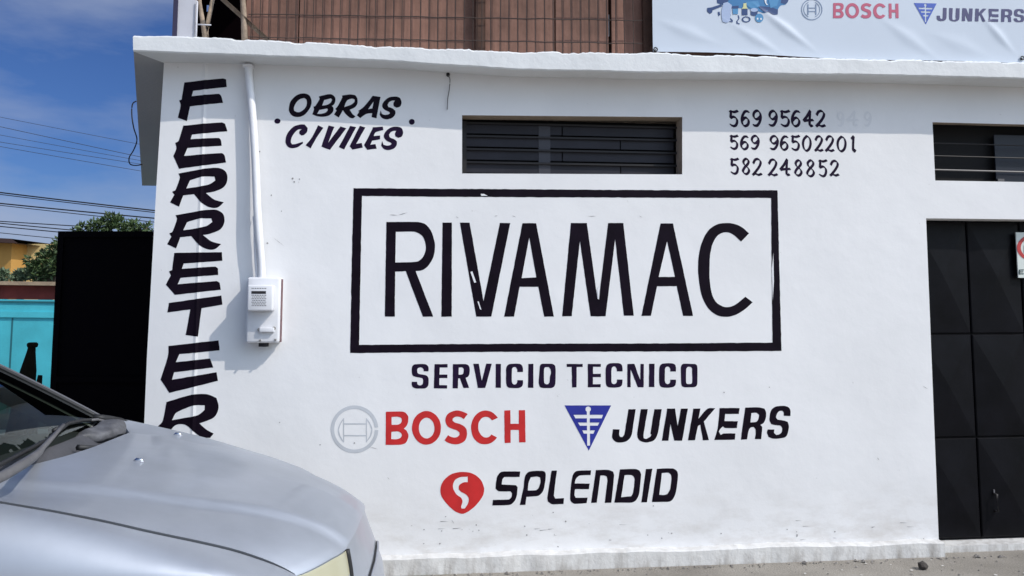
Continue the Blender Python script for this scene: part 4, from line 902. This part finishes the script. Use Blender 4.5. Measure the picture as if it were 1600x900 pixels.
zK = smoothtab([carT(x, y, kt(i)) for i, (x, y) in enumerate(Kpx)])
print('zN', [(round(a,3), round(c,3)) for a, c in zN[::10]]); print('zK', [(round(a,3), round(c,3)) for a, c in zK[::10]])
def ktc(s): return 0.53-0.18*min(1, max(0, (s+1.6)/1.05))
CROWN = 0.022; RIDGE = 0.018
def flow(s, t):                                     # the far front corner sits a little lower
    x_ = min(1, max(0, (s+1.06)/0.46)); return 0.040*x_*x_*(3-2*x_)*min(1, max(0, t/0.45))
def hz(s, t): return hz0(s, t)-flow(s, t)
def hz0(s, t):
    a_ = abs(t); k = ktc(s); zk = interp(zK, s); zn = interp(zN, s)
    if a_ > k:
        q = (a_-k)/(htc(s)-k); q = min(q, 1.2); return zk+(zn-zk)*(0.35*q+0.65*q*q)
    q = a_/k
    rise = RIDGE*min(1, (1-q)*k/0.05)**1; rise = RIDGE*(lambda x_: x_*x_*(3-2*x_))(min(1, (1-q)*k/0.050))
    return zk+CROWN*(1-q*q)+rise
def carhit(x, y, zfun, lo=-0.75, hi=0.75):          # pixel on the hood surface -> (s,t)
    best = None
    for k in range(301):
        t_ = lo+(hi-lo)*k/300; s, z = carT(x, y, t_); d = z-zfun(s, t_)
        if best is not None and best[0]*d <= 0: return (s, t_)
        best = (d, s, t_)
    return None
cow = [carhit(x, y, hz) for x, y in ((0,751),(51,740),(106,725),(148,710),(182,695),(207,683))]
fro = [carhit(x, y, hz) for x, y in ((510,884),(539.5,870),(555,859),(563,842),(568,822))]
print('cowl', cow, '\nfront', fro)
SR = smoothtab([(-.74, -1.86), (-.55, -1.70), (-.41, -1.632), (-.305, -1.582), (-.15, -1.538), (.03, -1.519), (.265, -1.528), (.5, -1.55), (.60, -1.60), (.74, -1.70)], 1)
def srear(t):  return interp(SR, t)
SF = smoothtab([(0, -.556), (.19, -.560), (.305, -.570), (.405, -.597), (.495, -.642), (.57, -.692), (.68, -.795), (.8, -.94)], 1)
def sfront(t): return interp(SF, abs(t))
TS = [-1+2*i/64 for i in range(65)]
b = B(); rows = []
for j in range(41):
    q = j/40; row = []
    for t_ in TS:
        tt = t_*(0.70-0.13*q**1.3); s = srear(tt)+(sfront(tt)-srear(tt))*q; tt = t_*htc(s); s = srear(tt)+(sfront(tt)-srear(tt))*q
        t_ = tt; z = hz(s, t_)
        fr_ = max(0, (q-0.88)/0.12); z -= 0.006*fr_**2.2
        row.append(C(s, t_, z))
    rows.append(row)
lip = [p.copy() for p in rows[-1]]
rows.append([p+Vector((0.003, 0, -0.007)) for p in lip]); rows.append([p+Vector((-0.012, 0, -0.016)) for p in lip])
rows.insert(0, [p+Vector((-0.004, 0, -0.012)) for p in rows[0]]); rows.insert(0, [p+Vector((0.03, 0, -0.03)) for p in rows[1]])
for r_ in rows: r_.insert(0, r_[0]+Vector((0, 0.004, -0.012))); r_.append(r_[-1]+Vector((0, -0.004, -0.012)))
b.grid(rows); hood = cpart(b, 'hood', 'silver', smooth=True, auto=50)
# washer nozzles
for x, y in ((216, 721.5), (277, 680.5)):
    r_ = carhit(x, y, hz)
    if r_ is None: r_ = (-1.35, 0.35)
    s, t_ = r_; z = hz(s, t_); b = B()
    b.tube([C(s-.016, t_, z), C(s-.006, t_, z+.005), C(s+.010, t_, z+.005), C(s+.020, t_, z-.002)], [.003, .008, .007, .002], 10); cpart(b, 'washer_nozzle', 'chrome', hood, smooth=True)
# body shell
TOPB = 0.86
def side(s):                                       # (t,z) list from the hood gap down to the sill, near side positive
    zn = interp(zN, max(min(s, -0.63), -1.75)); f = max(0.0, (s+1.75)/1.15); nar = 0.15*f*f
    zb2 = min(0.812+0.02*(-(s+1.0)), zn-0.03) if s > -1.0 else min(0.815, zn-.03)
    L = []
    for k in range(9):
        a_ = k/8*math.pi/2; h0 = htc(s)+.0065; L.append((h0+(0.855-nar-h0)*math.sin(a_), zn-0.004-(zn-zb2)*(1-math.cos(a_))))
    m_ = 0.855-nar
    L += [(m_-.003, zb2-.008), (m_+0.004, zb2-.016), (m_+0.008, zb2-.06), (m_+.012, .62), (m_+0.008, .50), (m_-.012, .34), (m_-.045, .22)]
    return L
for sg_ in (-1, 1):
    b = B(); rows = []
    for k in range(46):
        s = -1.78+(1.78-0.60)*k/45
        rows.append([C(s, sg_*t_, z-(flow(s, .6) if sg_ > 0 else 0)*min(1, max(0, (z-.5)/.2))) for t_, z in side(s)])
    b.grid(rows); cpart(b, 'fender', 'silver', smooth=True, auto=28)
# doors, rear quarter: shared loft
def side2(s):
    zb = 0.97+0.02*(-1.78-s)
    rr = max(0, (-s-3.75)/0.45); nar = 0.10*rr*rr
    return [(0.735-nar, zb), (0.80-nar, zb-.02), (0.848-nar, zb-.09), (0.852-nar, .815), (0.859-nar, .80), (0.866-nar, .62), (0.863-nar, .50), (0.845-nar, .34), (0.81-nar, .22)]
for sg_ in (-1, 1):
    for nm, sa, sb in (('door', -2.78, -1.786), ('door', -3.55, -2.786), ('rear_quarter', -4.2, -3.556)):
        b = B(); b.grid([[C(sa+(sb-sa)*k/12, sg_*t_, z) for t_, z in side2(sa+(sb-sa)*k/12)] for k in range(13)])
        pt = cpart(b, nm, 'silver', smooth=True, auto=28)
        if nm == 'door':
            b = B(); b.tube([C(sa+.08, sg_*.862, .86), C(sa+.11, sg_*.885, .865), C(sa+.22, sg_*.885, .865), C(sa+.25, sg_*.862, .86)], .013, 8); cpart(b, 'door_handle', 'silver', pt, smooth=True)
# greenhouse: windscreen, roof, glass
pb_far = carT(145, 643, 0.64); pt_far = carT(0, 565, 0.60)
sl0 = (pt_far[1]-pb_far[1])/(pt_far[0]-pb_far[0])
print('pillar', pb_far, pt_far, sl0)
def pil(q):                                        # q 0 at base .. 1 at roof, outer pillar edge (s,t,z)
    s0, z0 = pb_far; s1, z1 = pt_far; L_ = 1.62
    s = s0+(s1-s0)*q*L_; z = z0+(z1-z0)*q*L_ - 0.03*q*q; return (s, 0.655-0.075*q, z)
def ws(q, t):                                      # windscreen surface
    s, tt, z = pil(q); r_ = t/tt; bow = 0.10*(1-r_*r_); return (s+bow*(1-.3*q), t, z+0.012*(1-r_*r_)-0.015)
b = B(); rows = []
for j in range(15):
    q = -0.03+1.03*j/14; tt = pil(q)[1]-0.020
    rows.append([C(*ws(q, -tt+2*tt*i/20)) for i in range(21)])
b.grid(rows); wsg = cpart(b, 'windscreen', 'windscreen', smooth=True)
rows_in = []
for sg_ in (-1, 1):
    b = B(); R1 = []
    for j in range(15):
        q = -0.08+1.08*j/14; s, tt, z = pil(q)
        a_ = Vector(ws(q, sg_*(tt-.026))); R1.append([C(a_.x, a_.y, a_.z+.004), C(s+.002, sg_*(tt-.014), z+.003), C(s-.006, sg_*tt, z+.003), C(s-.03, sg_*(tt+.006), z-.012), C(s-.05, sg_*(tt-.02), z-.04)])
    b.grid(R1); cpart(b, 'windscreen_pillar', 'pillar', smooth=True, auto=35)
    b = B(); b.grid([[C(pil(q)[0]-.01, sg_*(pil(q)[1]-.022), pil(q)[2]-.014), C(pil(q)[0]-.13, sg_*(pil(q)[1]+.02), pil(q)[2]-.10)] for q in [-.05+1.0*k/8 for k in range(9)]]); cpart(b, 'pillar_trim', 'seal')
    b = B(); b.tube([C(pil(q)[0]+.010, sg_*(pil(q)[1]-.026), ws(q, sg_*(pil(q)[1]-.026))[2]+.002) for q in [-.06+1.05*k/10 for k in range(11)]], .008, 6); cpart(b, 'windscreen_seal', 'seal', smooth=True)
s1, t1, z1 = pil(1.0)
b = B(); rows = []
for j in range(13):
    q = j/12; s = s1+0.04+(-3.75-s1)*q; z = z1+0.05*math.sin(math.pi*min(1, q*1.1+.05))
    rows.append([C(s+0.06*(1-(i/6-1)**2)*(1-q), (t1+.01)*(i/6-1), z+0.045*(1-abs(i/6-1)**2.5)-0.01) for i in range(13)])
b.grid(rows); roof_end = rows[-1]; cpart(b, 'roof', 'silver', smooth=True)
zr = z1
for sg_ in (-1, 1):
    for sa, sb in ((s1-.02, -2.74), (-2.80, -3.55)):
        b = B(); ssa = pil(0)[0]-.06 if sa > -2.7 else sa
        b.grid([[C(ssa, sg_*.735, 1.0), C(sb, sg_*.735, 1.0)], [C(sa-.06, sg_*(t1+.005), zr-.03), C(sb, sg_*(t1+.005), zr-.01)]]); cpart(b, 'side_window', 'sideglass')
    for sa in (-2.745, -3.555):
        b = B(); b.grid([[C(sa, sg_*.738, .99), C(sa-.055, sg_*.738, .99)], [C(sa, sg_*(t1+.008), zr), C(sa-.055, sg_*(t1+.008), zr)]]); cpart(b, 'window_pillar', 'silver')
    b = B(); b.grid([[C(-3.6, sg_*.738, 1.0), C(-4.18, sg_*.66, 1.0)], [C(-3.6, sg_*(t1+.008), zr), C(-3.78, sg_*(t1), zr)]])
    cpart(b, 'window_pillar', 'silver')
b = B(); b.grid([[C(-4.17, t_, 1.02) for t_ in (-.66, 0, .66)], [C(-3.77, t_*.88, zr) for t_ in (-.66, 0, .66)]]); cpart(b, 'rear_window', 'sideglass')
b = B(); b.grid([[C(-4.19-bb, t_, z) for t_ in (-.76, -.6, 0, .6, .76)] for z, bb in ((1.02, 0), (.8, .05), (.55, .08), (.4, .1), (.22, .04))]); cpart(b, 'tailgate', 'silver', smooth=True)
# cowl panel, wipers, motor cover
b = B(); rows = []
for j in range(7):
    q = j/6; row = []
    for i in range(41):
        t_ = -.70+1.40*i/40; sa = srear(max(-.68, min(.68, t_)))+.02; w_ = ws(-0.04, t_*.93); za = hz(srear(t_), min(.68, abs(t_)))-.035
        s = sa+(w_[0]-sa)*q; z = za+(w_[2]-za)*q-0.020-0.020*math.sin(math.pi*min(1, q*1.2))*(q < .84)+0.003*math.sin(i*2.2)*(q > .3 and q < .7); row.append(C(s, t_, z))
    rows.append(row)
b.grid(rows); cowl = cpart(b, 'cowl_panel', 'plastic', smooth=True)
def onws(x, y, dz):                                # pixel at the windscreen / cowl region, dz above it
    def zf(s, t_):
        q = (s-pb_far[0])/(pil(1)[0]-pb_far[0]); 
        qq = q
        for _ in range(4):
            w_ = ws(qq, t_); qq += (s-w_[0])/(pil(1)[0]-pb_far[0])
        if qq < -0.04:
            w_ = ws(-.04, t_); sa = srear(t_); za = hz(sa, t_)-.03; k_ = (s-sa)/(w_[0]-sa+1e-6); return za+(w_[2]-za)*max(0, min(1, k_))+dz
        return ws(qq, t_)[2]+dz
    r_ = carhit(x, y, zf, -0.9, 0.7)
    if r_ is None: return None
    return C(r_[0], r_[1], zf(*r_))
def wiper(px, rad, blade):
    P_ = [onws(x, y, dz) for x, y, dz in px]; P_ = [p_ for p_ in P_ if p_ is not None]
    if len(P_) < 2: print('wiper fail', px); return
    b = B(); b.tube(P_, rad[:len(P_)], 8); o = cpart(b, 'wiper', 'arm', smooth=True)
    Q_ = [onws(x, y, .012) for x, y in blade]; Q_ = [p_ for p_ in Q_ if p_ is not None]
    if len(Q_) > 1: b = B(); b.tube(Q_, .008, 6); cpart(b, 'wiper_blade', 'seal', o, smooth=True)
    return o
wiper([(-40, 766, .03), (5, 744, .035), (40, 723, .035), (60, 709, .034), (66, 702, .032), (84, 682, .028), (99, 664, .024)], [.015, .015, .015, .014, .010, .008, .006], [(-30, 742), (30, 712), (75, 688), (106, 662)])
wiper([(180, 664, .016), (165, 659, .018), (152, 656, .016), (142, 657, .012)], [.006, .007, .006, .005], [(152, 656), (128, 657), (108, 662), (84, 673)])
b = B(); cen = onws(166, 676, -.002); bmesh.ops.create_icosphere(b.bm, subdivisions=4, radius=1.0)
for v in b.bm.verts:
    c = v.co; sg2 = lambda a_: math.copysign(abs(a_)**0.72, a_)
    q = Vector((sg2(c.x)*(0.055+0.014*c.y), sg2(c.y)*0.165, sg2(c.z)*(0.034+0.012*c.y)))
    q.x -= 0.05*c.y*c.y; q += Vector((0, 0, 1))*0.013*noise.noise(q*16)+Vector((0, 0, 1))*0.004*noise.noise(q*45)
    v.co = cen+q
mc = cpart(b, 'wiper_motor_cover', mat('faded_cover_plastic', (0.085, 0.085, 0.092), 0.6, bump=0.3, var=0.5, vscale=16), smooth=True)
P_ = [onws(x, y, dz) for x, y, dz in ((122, 700, .004), (150, 701, .004), (175, 696, .004), (196, 685, .002))]; P_ = [p_ for p_ in P_ if p_ is not None]
b = B(); b.tube(P_, .012, 6); cpart(b, 'cowl_seal', 'seal', smooth=True)
P_ = [onws(x, y, dz) for x, y, dz in ((146, 650, .012), (160, 654, .022), (176, 655, .022), (188, 660, .016), (206, 664, .010))]; P_ = [p_ for p_ in P_ if p_ is not None]
b = B(); b.tube(P_, [.008, .016, .013, .017, .008][:len(P_)], 8); cpart(b, 'wiper_linkage', 'seal', smooth=True)
# engine bay darkness under the gaps
b = B(); b.grid([[C(s, t_, interp(zN, max(-1.72, s))-.05) for t_ in (-.72, -.54)] for s in [-1.72+k*.1 for k in range(11)]]); b.grid([[C(s, t_, interp(zN, max(-1.72, s))-.05) for t_ in (.54, .72)] for s in [-1.72+k*.1 for k in range(11)]])
b.grid([[C(-1.74, t_, .90) for t_ in (-.7, 0, .7)], [C(-1.3, t_, .84) for t_ in (-.7, 0, .7)], [C(-.66, t_, .62) for t_ in (-.66, 0, .66)]]); cpart(b, 'engine_bay', 'seal')
# front: bumper skin below the hood lip
b = B(); rows = []
def fs(t_, z):
    base = sfront(t_) if abs(t_) < .68 else sfront(.68)-(abs(t_)-.68)*1.3
    bul = interp([(.15, -.02), (.25, .05), (.42, .085), (.52, .08), (.60, .05), (.68, .018), (.75, 0)], z); return base+bul
rows.append([C(sfront(min(abs(t_), .68))-.004-max(0, abs(t_)-.68)*1.3, t_, hz(sfront(min(abs(t_), .62)), max(-.6, min(t_, .6)))-.012-max(0, abs(t_)-.6)*.4) for t_ in [-.80+1.6*i/48 for i in range(49)]])
for z in (.665, .64, .61, .57, .53, .49, .44, .36, .28, .20):
    rows.append([C(fs(t_, z), t_, z-(0.0 if z < .6 else 0.0)) for t_ in [-.80+1.6*i/48 for i in range(49)]])
b.grid(rows); bump = cpart(b, 'bumper', 'silver', smooth=True, auto=60)
# grille slot dark inset and bars
b = B(); b.grid([[C(fs(t_, z)+.004, t_, z) for t_ in [-.26+.52*i/16 for i in range(17)]] for z in (.600, .606, .612, .618)]); gr_ = cpart(b, 'grille', 'seal', bump, smooth=True)
for z in (.609,):
    b = B(); b.tube([C(fs(t_, z)+.008, t_, z) for t_ in [-.26+.52*i/16 for i in range(17)]], .005, 6); cpart(b, 'grille_bar', 'silver', gr_, smooth=True)
# headlights
for sg_ in (-1, 1):
    b = B(); rows = []
    for j in range(9):
        q = j/8; row = []
        for i in range(15):
            t_ = .345+(.63-.345)*i/14; zt_ = hz(sfront(min(t_, .60)), sg_*min(t_, .58))-.014-max(0, t_-.58)*.25; zb3 = zt_-.13+0.03*(i/14)
            z = zt_+(zb3-zt_)*q; base = sfront(min(t_, .68))-(max(0, t_-.68))*2.0
            s = base+0.006+0.018*math.sin(q*1.5)+0.004*(1-((i-7)/7)**2); row.append(C(s, sg_*t_, z))
        rows.append(row)
    b.grid(rows); hl = cpart(b, 'headlight', 'lens', smooth=True)
    b = B(); b.grid([[p_+Vector((-.035, 0, 0)) for p_ in r_] for r_ in rows]); cpart(b, 'reflector', 'chrome', hl, smooth=True)
    b = B(); b.tube([r_[0]+Vector((.0, 0, 0)) for r_ in rows], .010, 6); cpart(b, 'headlight_seal', 'seal', hl, smooth=True) if sg_ < 0 else b.bm.free()
# underbody, interior, wheels
b = B(); b.box(C, -4.1, -0.7, -.74, .74, .20, .30); cpart(b, 'underbody', 'seal')
b = B(); rows = []
for s, z in ((-1.72, .985), (-1.86, 1.0), (-2.02, .99), (-2.12, .95), (-2.16, .80), (-2.16, .5)): rows.append([C(s, t_, z) for t_ in (-.66, -.3, 0, .3, .66)])
b.grid(rows); cpart(b, 'dashboard', 'dash', smooth=True)
for t_ in (-.36, .36):
    b = B(); b.box(C, -2.95, -2.45, t_-.24, t_+.24, .45, .62, bev=.05); b.box(C, -3.05, -2.88, t_-.23, t_+.23, .60, 1.12, bev=.06); b.box(C, -3.03, -2.93, t_-.12, t_+.12, 1.14, 1.30, bev=.04); cpart(b, 'seat', 'seat', smooth=True, auto=40)
b = B(); b.tube([C(-2.26+.04*math.cos(q)*.5, .36+.185*math.cos(q), .99+.185*math.sin(q)) for q in [i*2*math.pi/28 for i in range(29)]], .014, 8, False); cpart(b, 'steering_wheel', 'seal', smooth=True)
for s in (-1.22, -3.62):
    for sg_ in (-1, 1):
        b = B(); yy = sg_*.79
        prof = [(.20, -.08), (.27, -.10), (.30, -.085), (.305, 0), (.30, .085), (.27, .10), (.20, .08)]
        rows = [[C(s+r_*math.cos(q), yy+o_, .305+r_*math.sin(q)) for r_, o_ in prof] for q in [i*2*math.pi/36 for i in range(37)]]
        b.grid(rows); bmesh.ops.remove_doubles(b.bm, verts=b.bm.verts[:], dist=1e-4); wh = cpart(b, 'wheel', 'tyre', smooth=True)
        b = B(); b.tube([C(s, yy+sg_*.07, .305), C(s, yy+sg_*.085, .305)], [.05, .045], 16)
        for k in range(7):
            q = k*2*math.pi/7; b.tube([C(s+.03*math.cos(q), yy+sg_*.075, .305+.03*math.sin(q)), C(s+.2*math.cos(q), yy+sg_*.07, .305+.2*math.sin(q))], [.022, .03], 6)
        b.tube([C(s+.2*math.cos(q), yy+sg_*.07, .305+.2*math.sin(q)) for q in [i*2*math.pi/36 for i in range(37)]], .016, 6, False); cpart(b, 'rim', 'rim', wh, smooth=True)
        # dark wheel house ring
        b = B(); rows = [[C(s+r_*math.cos(q), sg_*.872, .305+r_*math.sin(q)) for r_ in (.30, .37)] for q in [-.25+i*3.64/24 for i in range(25)]]; b.grid(rows); cpart(b, 'wheel_arch', 'seal')

# ================================================================== SMALL STUFF ON THE GROUND
b = B()
for k in range(700):
    x, y = random.uniform(-1.2, 4.6), random.uniform(3.6, 5.5)
    if k > 420: y = Y0+K*x-0.092-abs(random.gauss(0, .022))
    if y > Y0+K*x-0.09: continue
    r_ = random.uniform(.003, .010)*(1 if random.random() < .94 else 2)
    c = Vector((x, y, r_*.3)); d_ = [Vector((math.cos(q)*r_*random.uniform(.7, 1.2), math.sin(q)*r_*random.uniform(.6, 1.2), random.uniform(-.2, .4)*r_)) for q in [i*1.2566 for i in range(5)]]
    top_ = c+Vector((0, 0, r_*.8))
    for i in range(5): b.f([c+d_[i], c+d_[(i+1) % 5], top_])
o = b.out('gravel', 'stone'); setp(o, 'small loose stones scattered on the dusty pavement', 'gravel', None, 'stuff')
b = B()
for k in range(90):
    x, y = random.uniform(-.4, 4.6), random.uniform(4.2, 5.5)
    if y > Y0+K*x-0.09: continue
    r_ = random.uniform(.004, .014); a_ = random.uniform(0, 6.28)
    b.f([Vector((x+r_*math.cos(a_+q)*random.uniform(.5, 1.2), y+r_*math.sin(a_+q)*random.uniform(.5, 1.2), .006+random.uniform(0, .004))) for q in (0, 1.3, 2.6, 4.2)])
o = b.out('paint_flakes', 'litter'); setp(o, 'pale paint flakes scattered along the wall foot', 'debris', None, 'stuff')
p_ = PZ(1442, 884, 0.02); b = B()
bmesh.ops.create_icosphere(b.bm, subdivisions=2, radius=.026, matrix=Matrix.Translation(p_))
for v in b.bm.verts: v.co += (v.co-p_)*0.45*noise.noise(v.co*60)
o = b.out('stone', mat('dark_stone', (0.05, 0.042, 0.036), .9)); setp(o, 'dark fist sized stone on the pavement near the door', 'stone')
